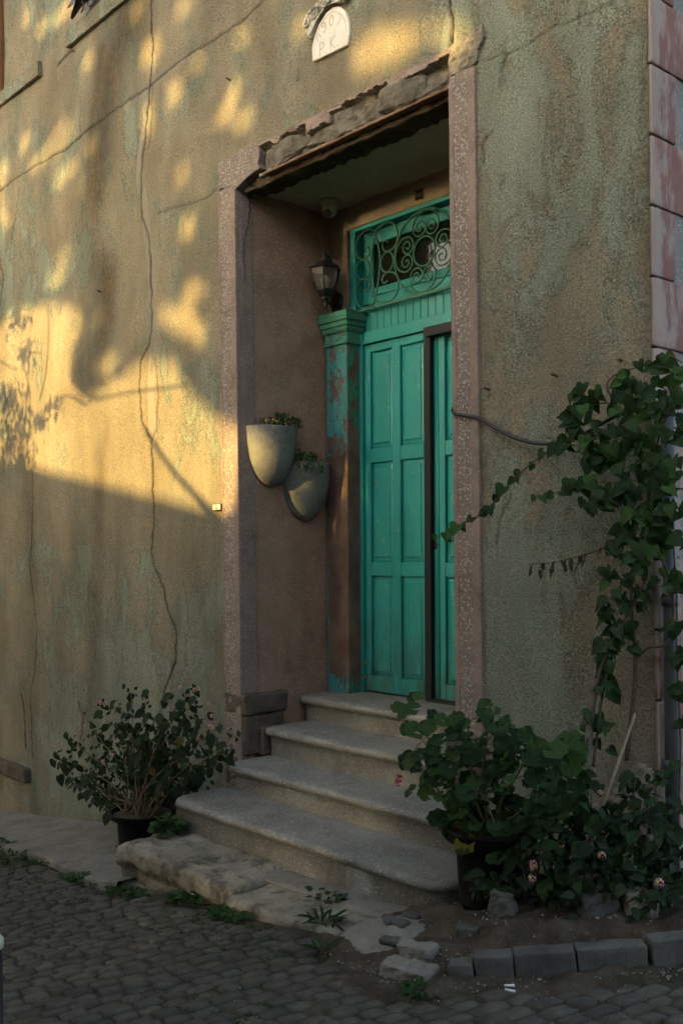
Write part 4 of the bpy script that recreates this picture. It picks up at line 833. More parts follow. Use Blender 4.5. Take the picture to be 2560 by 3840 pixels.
# ---- plinth stones at the foot of the left jamb
rough_block('plinth_stone', -.175, .045, -.016, .33, -.085, .045, M['plinth'], house, .022, .010, 13, 21, .018)
rough_block('plinth_stone', -.165, .040, -.008, .30, -.335, -.09, M['plinth'], house, .025, .008, 13, 22, .014)
rough_block('plinth_stone', -.17, .045, -.012, .06, -.75, -.34, M['plinth'], house, .03, .010, 11, 23, .015)
rough_block('plinth_stone', .043, .095, .085, .30, -.335, -.165, M['plinth'], house, .022, .006, 13, 24, .01)
rough_block('plinth_stone', 1.70, 1.95, -.022, .33, -.75, .045, M['plinth'], house, .04, .010, 13, 25, .018)

# ---- everything of the old door leans a little: shear about z = 1.2
LEAN = .011
def lean(o):
    me = o.data
    if me.get('leaned'): return o
    co = np.empty(len(me.vertices) * 3); me.vertices.foreach_get('co', co); co = co.reshape(-1, 3)
    co[:, 0] += LEAN * (co[:, 2] - 1.2); me.vertices.foreach_set('co', co.ravel()); me.update(); me['leaned'] = 1
    return o

# pilaster with moulded capital
pil = lean(rough_block('pilaster', .032, .240, .690, .86, -.004, 2.32, M['peel'], house, .028, .004, 10, 31, .006))
def capring(spec):
    bm = bmesh.new(); rings = []
    for o, z in spec:
        x0, x1, y0, y1 = .032 - o * .55, .240 + o, .690 - o, .86
        rings.append([bm.verts.new(q) for q in ((x0, y1, z), (x0, y0, z), (x1, y0, z), (x1, y1, z))])
    for a, b in zip(rings[:-1], rings[1:]):
        for k in range(4): bm.faces.new((a[k], a[(k + 1) % 4], b[(k + 1) % 4], b[k]))
    bm.faces.new(rings[0][::-1]); bm.faces.new(rings[-1])
    bmesh.ops.subdivide_edges(bm, edges=[e for e in bm.edges if e.calc_length() > .05], cuts=5, use_grid_fill=True)
    for v in bm.verts: v.co += Vector((nz(v.co, 22, 1), nz(v.co, 22, 2), nz(v.co, 22, 3))) * .0028
    return bm
bm = capring([(.0, 2.285), (.014, 2.29), (.016, 2.303), (.006, 2.312), (.004, 2.365), (.014, 2.372), (.02, 2.385), (.022, 2.40), (.032, 2.408), (.036, 2.432), (.046, 2.44), (.048, 2.462), (.042, 2.468), (.044, 2.498), (.036, 2.503)])
cap = lean(frombm('capital', bm, M['peel'], pil))
pil2 = lean(rough_block('pilaster', 1.43, 1.64, .690, .86, -.004, 2.5, M['peel'], house, .05, .004, 10, 32, .006))
mesh('star_badge', *(lambda c: ([(c[0] + dx, c[1] - dy, c[2] + dz) for dx, dy, dz in ((0, .004, .034), (.011, .004, 0), (0, .004, -.034), (-.011, .004, 0), (0, .010, 0))], [(0, 4, 1), (1, 4, 2), (2, 4, 3), (3, 4, 0)]))((.115, .686, .80)), M['brass'], pil)

# door frame and leaves
def dobj(name, boxes, mat=M['door'], par=house, bev=.003):
    bm = bmesh.new()
    for q in boxes: addbox(bm, *q, bev)
    return lean(frombm(name, bm, mat, par))
frame = dobj('door_frame', [(.236, .264, .80, .88, .0, 2.36), (1.408, 1.436, .80, .88, .0, 2.36), (.2645, 1.4075, .812, .88, 2.300, 2.372), (.2645, 1.4075, .802, .818, 2.288, 2.304)])
def leaf(x0, x1, cols, knob=False):
    st = []
    # slab, stiles, rails
    y0, y1 = .825, .848
    xs_ = [x0] + [c for col in cols for c in col] + [x1]
    zr = [(.012, .115), (.768, .858), (1.509, 1.600), (2.234, 2.285)]
    st.append((x0, x1, .8485, .872, .010, 2.286))
    for i in range(0, len(xs_), 2): st.append((xs_[i], xs_[i + 1], y0, y1, .012, 2.285))
    for a, b in cols:
        for z0, z1 in zr: st.append((a + .0005, b - .0005, y0 + .0006, y1, z0, z1))
    lf = dobj('door_leaf', st, bev=.0028)
    for a, b in cols:
        for z0, z1 in ((.115, .768), (.858, 1.509), (1.600, 2.234)):
            bm = bmesh.new()
            rr = [(.003, .8478), (.012, .8440), (.030, .8410), (.034, .8345), (.038, .8330)]
            rings = [[bm.verts.new(q) for q in ((a + o, y, z0 + o), (b - o, y, z0 + o), (b - o, y, z1 - o), (a + o, y, z1 - o))] for o, y in rr]
            for p, q in zip(rings[:-1], rings[1:]):
                for k in range(4): bm.faces.new((p[k], p[(k + 1) % 4], q[(k + 1) % 4], q[k]))
            bm.faces.new(rings[-1])
            lean(frombm('door_panel', bm, M['door'], lf))
    return lf
lf1 = leaf(.266, .838, [(.316, .516), (.588, .790)])
lf2 = leaf(.842, 1.405, [(.966, 1.130), (1.19, 1.345)])
lean(lathe('keyhole_plate', [(.0, 0), (.024, 0), (.026, .004), (.018, .008), (.0, .008)], (0, 0, 0), M['black'], lf2, 16))
kh = COL.objects[-1] if False else None
for o in list(COL.objects):
    if o.name.startswith('keyhole_plate'):
        me = o.data; me.transform(Matrix.Translation((.905, .824, .965)) @ Matrix.Rotation(math.radians(90), 4, 'X'))
tube('door_pull', [(1.00, .822, 1.045), (1.00, .785, 1.04), (1.005, .770, 1.015), (1.01, .785, .992), (1.012, .822, .988)], .008, M['brass'], lf2, 8, n=5)
lean(lathe('door_knob', [(.0, -.02), (.014, -.016), (.02, 0), (.014, .016), (.0, .02)], (1.02, .79, 1.012), M['brass'], lf2, 14))
# meeting strip, bolt heads
tube('door_strip', [(.902, .826, .03), (.918, .826, 2.24)], .010, M['door'], lf2, 8)
for zz in (.10, .20):
    lean(lathe('bolt_head', [(.0, .012), (.010, .009), (.013, 0), (.013, -.01)], (.274, .822, zz), M['rust'], lf1, 10))
# anthracite steel frame standing before the right leaf
mf = lean(box('steel_post', .832, .882, .785, .8235, .004, 2.236, M['anthracite'], house, .002))
lean(box('steel_post', .8235, .832, .792, .81, .03, 2.20, M['anthracite'], mf, .001))
lean(box('steel_head', .848, 1.405, .765, .8235, 2.238, 2.296, M['anthracite'], mf, .002))
lean(box('steel_sill', .8825, 1.405, .785, .8235, .001, .022, M['anthracite'], mf, .002))
lean(box('lock_strike', .830, .836, .780, .7855, 1.70, 1.80, M['pipe'], mf, .001))
# panel of vertical boards over the door
tb = dobj('board_panel', [(.2645, 1.4075, .845, .88, 2.372, 2.535)])
xj = [.2645, .312, .378, .442, .506, .570, .636, .700, .764, .828, .892, .955, 1.018, 1.082, 1.146, 1.21, 1.275, 1.34, 1.4075]
for a, b in zip(xj[:-1], xj[1:]):
    lean(box('board', a + .0015, b - .0015, .830, .8445, 2.373, 2.528, M['door'], tb, .003))
# transom window
tw = dobj('transom_window', [(.180, .228, .775, .90, 2.505, 3.058), (1.44, 1.488, .775, .90, 2.505, 3.058), (.2285, 1.4395, .775, .90, 3.030, 3.058),
                             (.2285, .320, .850, .89, 2.56, 3.028), (1.33, 1.4395, .850, .89, 2.56, 3.028), (.3205, 1.3295, .850, .89, 2.945, 3.028), (.3205, 1.3295, .850, .89, 2.537, 2.655), (.3205, 1.3295, .838, .849, 2.60, 2.618)])
lean(box('pane', .315, 1.335, .872, .876, 2.65, 2.95, M['pane'], tw, 0))
# interior seen dimly through the glass: plain partition across the hall
hall = rough_block('hall_partition', .1, 1.6, 2.6, 2.7, 0, 3.3, M['ceil'], house, .3, 0, 3, 1, .01)
# grille
gr = lean(box('transom_grille', .215, 1.455, .782, .800, 2.500, 2.515, M['iron'], house, .002))
GY = .790
def bar(pts, closed=False, n=6, r=.0062):
    P = catmull([(x, GY, z) for x, z in pts], n, closed)
    V, F = tubegeo(P, r, 6, closed)
    return lean(mesh('scroll', V, F, M['iron'], gr, True))
def mir(pts): return [(2 * .835 - x, z) for x, z in pts]
c0 = (.835, 2.772)
bar([(c0[0] + .256 * math.cos(a), c0[1] + .256 * math.sin(a)) for a in np.arange(0, 2 * math.pi, math.pi / 10)], True, 3)
bar([(c0[0] + .090 * math.cos(a), c0[1] + .090 * math.sin(a)) for a in np.arange(0, 2 * math.pi, math.pi / 8)], True, 3)
def cscroll(phi):
    pts = []
    for sgn in (-1, 1):
        sp = []
        for k in range(0, 27):
            th = math.pi + k / 26 * 2 * math.pi * 1.65
            r = .052 * (1 - k / 26) ** .9 + .007
            sp.append((-.050 + r * math.cos(th) + .002, .148 + r * math.sin(th)))
        if sgn == -1: pts += sp[::-1]; arc = [(-.106, .165), (-.097, .198), (-.070, .228), (-.035, .244), (0, .249)]; pts += arc
        else:
            arc = [(.035, .244), (.070, .228), (.097, .198), (.106, .165)]; pts += arc; pts += [(-x, y) for x, y in sp]
    u = (-math.sin(phi), math.cos(phi)); v = (math.cos(phi), math.sin(phi))
    return [(c0[0] + a * u[0] + b * v[0], c0[1] + a * u[1] + b * v[1]) for a, b in pts]
for phi in (math.pi / 2 - .08, -.08, -math.pi / 2 - .08, math.pi - .08): bar(cscroll(phi), n=2, r=.0052)
A1 = [(.308, 2.885), (.312, 2.905), (.345, 2.905), (.356, 2.877), (.345, 2.855), (.302, 2.842), (.245, 2.865), (.226, 2.92), (.245, 2.99), (.34, 3.026), (.408, 2.972), (.45, 2.80), (.405, 2.57), (.36, 2.53), (.284, 2.522), (.235, 2.57), (.224, 2.64), (.24, 2.69), (.284, 2.714), (.33, 2.70), (.349, 2.666), (.335, 2.635), (.302, 2.633), (.300, 2.655)]
A2 = [(.522, 2.897), (.50, 2.915), (.474, 2.903), (.48, 2.86), (.518, 2.842), (.575, 2.855), (.608, 2.90), (.59, 2.985), (.521, 3.026), (.44, 3.01), (.408, 2.972), (.365, 2.80), (.405, 2.57), (.45, 2.53), (.534, 2.520), (.59, 2.55), (.614, 2.617), (.60, 2.67), (.56, 2.70), (.512, 2.709), (.475, 2.69), (.47, 2.668), (.485, 2.645), (.515, 2.655)]
for A in (A1, A2): bar(A, n=5); bar(mir(A), n=5)
for cx, rx in ((.289, .062), (.512, .056)):
    E_ = [(cx + rx * math.cos(a), 2.776 + .064 * math.sin(a)) for a in np.arange(0, 2 * math.pi, math.pi / 6)]
    bar(E_, True, 3); bar(mir(E_), True, 3)

# ---- marble plaque "1907 P.K." with carved crest
pb = (.90, 3.81)
outl = [(.752, 3.715), (1.045, 3.700), (1.06, 3.76), (1.055, 3.83), (1.03, 3.89), (.985, 3.935), (.93, 3.955), (.87, 3.945), (.81, 3.905), (.768, 3.85), (.748, 3.79)]
pq = prism('plaque', outl, -.012, .03, M['marble'], house, .004)
def stroke(pts, r=.0028, n=0):
    P = catmull([(x, -.0125, z) for x, z in pts], n) if n else [Vector((x, -.0125, z)) for x, z in pts]
    V, F = tubegeo(P, r, 4); V = [Vector((v.x, -.0125 + (v.y + .0125) * .35, v.z)) for v in V]
    return V, F
def glyph(pts_list, c, s, rot=0):
    out = []
    for pts, n in pts_list:
        q = []
        for x, z in pts:
            X_, Z_ = x * s, z * s
            q.append((c[0] + X_ * math.cos(rot) - Z_ * math.sin(rot), c[1] + X_ * math.sin(rot) + Z_ * math.cos(rot)))
        out.append(stroke(q, n=n))
    V, F = joinparts(out); return mesh('engraved_letter', V, F, M['engrave'], pq)
g1 = [([(-.35, -.45), (.05, .5), (.30, -.35)], 0)]
g9 = [([(.25, .25), (0, .5), (-.25, .25), (0, .02), (.25, .25), (.22, -.1), (0, -.5), (-.2, -.4)], 4)]
g0 = [([(0, .5), (-.26, .2), (-.26, -.2), (0, -.5), (.26, -.2), (.26, .2), (0, .5)], 4)]
g7 = [([(-.28, .5), (.28, .5), (-.02, -.5)], 0)]
gP = [([(-.2, -.5), (-.2, .5), (.1, .48), (.25, .25), (.1, .02), (-.2, 0)], 0)]
gK = [([(-.22, -.5), (-.22, .5)], 0), ([(.25, .5), (-.2, 0), (.28, -.5)], 0)]
gD = [([(0, -.04), (0, .04)], 0)]
glyph(g1, (.806, 3.838), .055, .55); glyph(g9, (.856, 3.872), .058, .25); glyph(g0, (.918, 3.884), .058, -.05); glyph(g7, (.978, 3.862), .058, -.35)
glyph(gP, (.835, 3.757), .075); glyph(gD, (.870, 3.722), .09); glyph(gK, (.925, 3.757), .075); glyph(gD, (.968, 3.722), .09)
V, F = stroke([(.768, 3.76), (.772, 3.80), (.79, 3.85), (.83, 3.895), (.88, 3.922), (.93, 3.925), (.975, 3.905), (1.012, 3.868), (1.035, 3.82), (1.04, 3.77)], .0018, 4)
mesh('engraved_arc', V, F, M['engrave'], pq)
# carved crest: volutes and leaf scrolls
crest = prism('crest', [(.700, 3.93), (.712, 3.975), (.76, 3.992), (.86, 4.005), (.96, 4.035), (1.05, 4.05), (1.075, 4.0), (1.07, 3.95), (1.035, 3.93), (.99, 3.95), (.93, 3.975), (.87, 3.965), (.80, 3.92), (.765, 3.87), (.745, 3.84), (.72, 3.87)], -.034, .02, M['carved'], pq, .012)
def volute(c, r, turns, sgn=1, rr=.007):
    P = []
    for k in range(28):
        a = sgn * k / 27 * turns * 2 * math.pi; q = r * (1 - k / 27) + .004
        P.append(Vector((c[0] + q * math.cos(a), -.036 - .012 * k / 27, c[1] + q * math.sin(a))))
    V, F = tubegeo(P, rr, 6); return mesh('volute', V, F, M['carved'], pq, True)
volute((.742, 3.935), .034, 1.8); volute((1.045, 4.0), .036, 1.8, -1)
for k, cx in enumerate((.80, .845, .89, .935, .985)): volute((cx, 3.955 + .30 * (cx - .80) * (1 if cx < .9 else .75)), .020, 1.4, 1 if k % 2 else -1, .0055)
tube('roll_moulding', [(.73, -.03, 3.975), (.80, -.035, 3.99), (.90, -.035, 4.012), (1.0, -.035, 4.04), (1.05, -.03, 4.045)], .011, M['carved'], pq, 8, n=4)

# ---- nails in the wall
for x, y, z in ((1.989, 0, 1.702), (2.375, 0, 1.715), (2.709, 0, 1.732), (2.858, .073, 1.639), (-.05, 0, 3.90), (-1.72, 0, 2.9)):
    d = Vector((0, -1, .15)) if y == 0 else Vector((1, 0, .15))
    p = Vector((x, y, z)); tube('wall_nail', [p - d * .01, p + d * .028, p + d * .032], lambda t: .006 if t < .8 else .009, M['rust'], house, 6)

# ============================================================ STAIRS
stairs = empty('staircase', (1.0, -.2, -.66)); tag(stairs, 'four worn grey terrazzo steps with rounded noses leading up to the door', 'stairs')
def step_part(xl, xr, yf, yb, ztop, zbot, rl, rr_, chips, seed, openl=True):
    prof = [(.10, 0), (.045, 0.0), (.022, -.002), (.008, -.009), (.001, -.021), (.0, -.030), (.004, -.043), (.014, -.052), (.030, -.057), (.036, -.064), (.036, -(ztop - zbot))]
    def outline(o):
        P = []
        r1, r2 = max(.004, rl - o), max(.004, rr_ - o)
        x0, x1, y = xl + o, xr - o, yf + o
        P.append((x0, yb))
        for k in range(3): P.append((x0, yb + (y + r1 - yb) * (k + 1) / 4))
        for k in range(9):
            a = math.pi + k / 8 * math.pi / 2; P.append((x0 + r1 + r1 * math.cos(a), y + r1 + r1 * math.sin(a)))
        n = 70
        for k in range(1, n): P.append((x0 + r1 + (x1 - r2 - x0 - r1) * k / n, y))
        for k in range(9):
            a = -math.pi / 2 + k / 8 * math.pi / 2; P.append((x1 - r2 + r2 * math.cos(a), y + r2 + r2 * math.sin(a)))
        for k in range(3): P.append((x1, y + r2 + (yb - y - r2) * (k + 1) / 4))
        P.append((x1, yb)); return P
    V = []; F = []; n = 0
    for o, dz in prof:
        ol = outline(o); n = len(ol)
        for x, y in ol:
            e = .0022 * nz((x, y, dz * 3), 9, seed)
            yy, z_ = y, ztop + dz
            if o < .06 and dz > -.06:
                for cx, cw, dep in chips:
                    f = max(0, 1 - abs(x - cx) / cw)
                    if f > 0 and y < yf + .06: yy += dep * f ** .6 * (.75 + .5 * mn.noise(Vector((x * 40, 0, dz * 40)))) * (1 - o / .1); z_ -= dep * .35 * f
                # worn middle of the nose
                z_ -= .004 * math.exp(-((x - (xl + xr) / 2) / .45) ** 2) if dz > -.02 else 0
            V.append((x, yy + e, z_ + e * .5))
    for i in range(len(prof) - 1):
        for k in range(n - 1): F.append((i * n + k, i * n + k + 1, (i + 1) * n + k + 1, (i + 1) * n + k))
    # tread: strips between the innermost outline's halves
    tl = [(V[k]) for k in range(n)]
    c = len(V); V.append((xl + .2, yb, ztop)); V.append((xr - .2, yb, ztop))
    F.append(tuple(range(n))[::-1])
    return mesh('step', V, F, M['step'], stairs, True)
step_part(.012, 1.765, .407, .87, 0.0, -.17, .09, .05, [(1.3, .03, .01)], 1)
step_part(.085, 1.705, .079, .445, -.156, -.34, .06, .05, [(.9, .02, .008)], 2)
step_part(.085, 2.02, -.216, .118, -.332, -.50, .11, .10, [(.70, .085, .045), (.86, .04, .018)], 3)
step_part(.018, 2.17, -.564, -.178, -.490, -.80, .12, .16, [(1.25, .03, .02), (1.62, .075, .040), (1.53, .03, .02)], 4)
def stepsides():
    pass

# limestone slabs before the steps
def slope_fn(k, x0, dy=0):
    def f(p): p[2] += k * (p[0] - x0); return p
    return f
def undercut(p):
    if p[2] < -.765 and p[1] < -.80: p[1] += .055 * min(1, (-.765 - p[2]) / .03) * (.7 + .6 * nz(p, 5, 2))
    p[1] += .02 * nz((p[0], 0, 0), 3.5, 3) * (p[1] < -.85)
    p[2] -= .035 * max(0, .16 - p[0]) / .16 * (p[1] < -.7)
    return p
sl1 = rough_block('stone_slab', .04, 1.12, -.925, -.50, -.90, -.668, M['lime'], None, .022, .016, 8, 41, .03, undercut)
tag(sl1, 'long pale limestone slab under the lowest step, undercut at its left end', 'stone slab')
sl2 = rough_block('stone_slab', 1.13, 1.92, -.955, -.60, -.90, -.700, M['lime'], None, .025, .013, 7, 42, .03, slope_fn(.055, 1.13))
tag(sl2, 'smaller sandy limestone slab right of the long slab, level with the cobbles', 'stone slab')
mo = rough_block('mortar_bed', .10, 2.1, -.70, -.46, -.92, -.690, M['concrete'], None, .03, .010, 6, 43, .02, slope_fn(.03, .6)); tag(mo, kind='structure')
bs = rough_block('stone_footing', .02, .60, -.90, -.55, -1.05, -.86, M['lime'], None, .03, .03, 7, 44, .05)
tag(bs, 'rough footing stone bulging under the left end of the long slab', 'stone')
# ============================================================ LEAF LIBRARY
def leafmesh(name, kind, mat, seed=0):
    rr = random.Random(seed); V = []; F = []
    if kind == 'heart':
        half = [(0.0, .02), (.20, -.12), (.42, -.02), (.50, .22), (.42, .48), (.25, .74), (.08, .95), (0, 1.06)]
        mid = [(0, .02), (0, .10), (0, .2), (0, .34), (0, .52), (0, .74), (0, .93), (0, 1.06)]
        fold = rr.uniform(.15, .75); droop = rr.uniform(.1, .8)
        def zf(x, y): return fold * abs(x) - droop * y * y * .6 + rr.uniform(-.03, .03)
        for x, y in mid: V.append((x, y, zf(x, y)))
        n = len(mid)
        for s in (1, -1):
            b = len(V)
            for x, y in half: V.append((s * x * 1.0, y, zf(x, y)))
            for i in range(n - 1):
                q = (i, i + 1, b + i + 1, b + i) if s > 0 else (i, b + i, b + i + 1, i + 1)
                F.append(q)
    elif kind == 'round':
        n = 32; V.append((0, .0, 0.0)); cup = rr.uniform(.10, .40)
        ringr = [.5, 1.0]
        for ri, r in enumerate(ringr):
            for k in range(n + 1):
                a = -math.pi / 2 + .28 + (2 * math.pi - .56) * k / n
                sc2 = 1 + (.045 * math.cos(k * math.pi / 2) if ri else 0)
                lob = 1 + .045 * math.cos(5 * (a + math.pi / 2))
                R = .55 * r * sc2 * lob
                V.append((R * math.cos(a), R * math.sin(a), cup * r * r * .5 + .05 * r * math.sin(6 * a + seed) - .08 * (1 - r)))
        for k in range(n):
            F.append((0, 1 + k, 2 + k)); F.append((1 + k, n + 2 + k, n + 3 + k, 2 + k))
    elif kind == 'ovate':
        rows = [(0, 0), (.16, .12), (.27, .32), (.28, .5), (.20, .74), (.08, .93), (0, 1.04)]
        fold = rr.uniform(.15, .5); droop = rr.uniform(.2, .7)
        for x, y in rows:
            z = -droop * y * y * .5
            V += [(-x, y, z + fold * x), (0, y, z), (x, y, z + fold * x)]
        for i in range(len(rows) - 1):
            a, b = 3 * i, 3 * i + 3; F += [(a, a + 1, b + 1, b), (a + 1, a + 2, b + 2, b + 1)]
    elif kind == 'dry':
        rows = [(.05, 0), (.16, .2), (.12, .45), (.18, .6), (.07, .85), (.0, 1.1)]
        for i, (x, y) in enumerate(rows):
            tw = i * .6 + seed; dx, dz = math.cos(tw) * x, math.sin(tw) * x; bx = .06 * math.sin(i * 1.7 + seed)
            V += [(bx - dx, y, -dz), (bx + .05, y, .06), (bx + dx, y, dz)]
        for i in range(len(rows) - 1):
            a, b = 3 * i, 3 * i + 3; F += [(a, a + 1, b + 1, b), (a + 1, a + 2, b + 2, b + 1)]
    me = bpy.data.meshes.new(name); me.from_pydata(V, [], F); me.update(); me.materials.append(mat)
    me.polygons.foreach_set('use_smooth', [True] * len(me.polygons))
    return me
LM = {}
for nm, kind, mat in (('v_dark', 'heart', 'v_dark'), ('v_lite', 'heart', 'v_lite'), ('v_pale', 'heart', 'v_pale'), ('v_dry', 'dry', 'v_dry'), ('g_dark', 'round', 'g_dark'), ('g_lite', 'round', 'g_lite'), ('g_yel', 'round', 'g_yel'), ('l_dark', 'ovate', 'l_dark'), ('l_yel', 'ovate', 'l_yel'), ('weed', 'ovate', 'weed')):
    LM[nm] = [leafmesh('leaf', kind, M[mat], s) for s in range(4)]
def put(me, pos, tip, nrm, size, parent, name='leaf', asp=1.0):
    """leaf with base at pos, pointing along tip, facing nrm"""
    y = Vector(tip).normalized(); z = Vector(nrm); z = z - y * z.dot(y)
    if z.length < 1e-4: z = y.orthogonal()
    z.normalize(); x = y.cross(z)
    R = Matrix((x, y, z)).transposed()
    o = bpy.data.objects.new(name, me); COL.objects.link(o)
    o.location = pos; o.rotation_euler = R.to_euler(); o.scale = (size * asp, size, size)
    adopt(o, parent); return o
def rv3(a=1.0): return Vector((random.uniform(-a, a), random.uniform(-a, a), random.uniform(-a, a)))
def flowermesh(name, mats, n=14, seed=0):
    rr = random.Random(seed); V = []; F = []; MI = []
    for k in range(n):
        ph = math.acos(1 - k / n * 1.15); th = k * 2.4
        d = Vector((math.sin(ph) * math.cos(th), math.sin(ph) * math.sin(th), math.cos(ph)))
        a = d.orthogonal().normalized(); b_ = d.cross(a); c = d * .7; r = .34
        b0 = len(V); V.append(c + d * .12)
        for q in range(5):
            an = q * 2 * math.pi / 5 + rr.random(); V.append(c + (a * math.cos(an) + b_ * math.sin(an)) * r + d * rr.uniform(.1, .3))
        for q in range(5): F.append((b0, b0 + 1 + q, b0 + 1 + (q + 1) % 5)); MI.append(1 if k < n * .3 and len(mats) > 1 else 0)
    me = bpy.data.meshes.new(name); me.from_pydata(V, [], F); me.update()
    for m_ in mats: me.materials.append(m_)
    for p, i in zip(me.polygons, MI): p.material_index = i
    return me
FL_PINK = flowermesh('flower_head', [M['pinkp'], M['creamp']]); FL_CREAM = flowermesh('flower_head', [M['creamp'], M['pinkp']], 14, 3)
FL_OR = flowermesh('flower_head', [M['orangep'], M['creamp']], 9, 4); FL_RED = flowermesh('flower_head', [M['redp'], M['orangep']], 9, 5); FL_MAG = flowermesh('flower_head', [M['magp']], 9, 6)
TOCAM = lambda p: (CAM - Vector(p)).normalized()

# ============================================================ POTS AND PLANTS
def pot(c, r0, r1, h, label):
    t = empty('flower_pot', c); tag(t, label, 'flower pot')
    lathe('pot_body', [(0, .004), (r0 * .96, .004), (r0, 0.0), (r0, .012), (r0 * .6 + r1 * .36, h * .80), (r1 * .955, h * .83), (r1 * .965, h * .84)], c, M['pot'], t, 36, True, flute=.006, nfl=18)
    lathe('pot_rim', [(r1 * .965, h * .835), (r1 * 1.0, h * .842), (r1 * 1.005, h * .955), (r1 * 1.03, h * .965), (r1 * 1.03, h), (r1 * .97, h), (r1 * .95, h * .90)], c, M['pot'], t, 36)
    lathe('soil', [(0, h * .885), (r1 * .5, h * .90), (r1 * .955, h * .88)], c, M['dirt'], t, 20)
    return t
pot((2.375, -.50, -.515), .128, .178, .310, 'large black plastic pot holding the geranium beside the steps')
pot((-.50, -.42, -.925), .150, .205, .235, 'black plastic pot holding the straggly shrub left of the steps')

# ---- geranium
ger = empty('geranium', (2.355, -.50, -.21)); tag(ger, 'bushy dark green geranium with round scalloped leaves growing from the pot right of the steps', 'geranium')
root = Vector((2.355, -.50, -.24))
pts = [Vector(p) + Vector((0, 0, -.022)) for p in GLEAF]
for k in range(64):   # leaves spilling round and over the rim
    a = random.uniform(0, 6.28); rr_ = random.uniform(.09, .235); pts.append(Vector((2.375 + rr_ * math.cos(a), -.50 + rr_ * math.sin(a), random.uniform(-.27, -.10) - .25 * max(0, rr_ - .17))))
# main stems fan out of the pot
anch = []
for tgt in [(2.10, -.58, -.06), (2.02, -.55, .18), (2.15, -.62, .10), (2.28, -.52, .22), (2.40, -.55, .14), (2.52, -.45, .08), (2.66, -.45, .04), (2.25, -.70, -.02), (2.5, -.68, -.02), (2.75, -.40, -.02)]:
    tg = Vector(tgt); mid_ = root.lerp(tg, .5) + Vector((0, 0, -.03)) + rv3(.02)
    P = [root + rv3(.05) * Vector((1, 1, 0)).length * .5, root.lerp(mid_, .5) + rv3(.015), mid_, mid_.lerp(tg, .5) + rv3(.012), tg]
    tube('stem', P, lambda t: .0085 * (1 - .55 * t), M['gstem'], ger, 6, n=4)
    anch += [Vector(p) for p in catmull(P, 4)][6:]
for i, p in enumerate(pts):
    # keep the pot rim clear
    if p.z < -.33: p.z = -.33 + random.uniform(0, .1)
    a = min(anch, key=lambda q: (q - p).length)
    d = p - root
    tip = Vector((d.x, d.y, d.z * .2)).normalized() * .7 + rv3(.5) + Vector((0, 0, -.25))
    nrm = Vector((0, -.35, .75)) + TOCAM(p) * .55 + rv3(.42)
    rnd = random.random()
    low = p.z < -.2
    k = 'g_yel' if (low and rnd < .17) else ('g_lite' if rnd < .42 else 'g_dark')
    put(random.choice(LM[k]), p, tip, nrm, random.uniform(.048, .088), ger)
    if i % 3 == 0 and (a - p).length < .2:
        tube('leaf_stalk', [a, a.lerp(p, .5) + Vector((0, 0, .012)), p], .0022, M['gstem'], ger, 4, n=3)
for p in ((1.955, -.60, -.075), (1.965, -.60, -.05)): put(FL_MAG, p, (0, 0, 1), (-.5, -.5, .4), .022, ger, 'flower')

# ---- left shrub
lan = empty('lantana_shrub', (-.50, -.42, -.72)); tag(lan, 'straggly dark shrub with drooping leaves and tiny pink blooms left of the steps', 'shrub')
r0 = Vector((-.50, -.42, -.74)); nleaf = 0
for i, tp in enumerate(LTIPS):
    tp = Vector(tp)
    st = r0 + Vector((random.uniform(-.12, .12), random.uniform(-.10, .10), 0))
    up_ = max(.05, (tp.z - st.z))
    m1 = st.lerp(tp, .35) + Vector((0, 0, .10 * up_ + .02)) + rv3(.03); m2 = st.lerp(tp, .7) + Vector((0, 0, .08 * up_)) + rv3(.03)
    P = catmull([st, m1, m2, tp], 5)
    V, F = tubegeo(P, lambda t: .0055 * (1 - .72 * t), 5); mesh('stem', V, F, M['tstem'], lan, True)
    nl = random.randint(6, 8)
    for k in range(nl):
        t = .38 + .62 * k / (nl - 1); q = P[min(len(P) - 1, int(t * (len(P) - 1)))]
        if nleaf >= 298: break
        side_ = Vector((random.uniform(-1, 1), random.uniform(-1, .6), 0)).normalized()
        put(random.choice(LM['l_yel'] if random.random() < .04 else LM['l_dark']), q + rv3(.012), side_ * .6 + Vector((0, 0, -random.uniform(.3, 1.1))), Vector((0, -.6, .55)) + TOCAM(q) * .5 + rv3(.5), random.uniform(.05, .088), lan, asp=1.3)
        nleaf += 1
# the small crowded leaves at the tips and heart, too small to pick apart
fol = []
for i, tp in enumerate(LTIPS):
    tp = Vector(tp)
    for k in range(22):
        f = random.random(); q = r0.lerp(tp, .35 + .65 * f) + rv3(.05) + Vector((0, 0, .03))
        y = (Vector((random.uniform(-1, 1), random.uniform(-1, 1), 0)).normalized() * .6 + Vector((0, 0, -random.uniform(.2, 1)))).normalized(); z = (TOCAM(q) + rv3(.7)).normalized(); z = (z - y * z.dot(y)).normalized(); x = y.cross(z)
        s = random.uniform(.026, .055)
        fol.append(([q, q + y * s * .5 + x * s * .3 + z * s * .08, q + y * s, q + y * s * .5 - x * s * .3 + z * s * .08], [(0, 1, 2, 3)]))
V, F = joinparts(fol); o = mesh('small_leaves', V, F, M['l_dark'], lan, True); tag(o, kind='stuff')
for k, p in enumerate(LFLW): put(FL_CREAM if k % 3 == 0 else FL_PINK, p, (0, .3, .6), (0, -.6, .6), random.uniform(.011, .017), lan, 'flower')

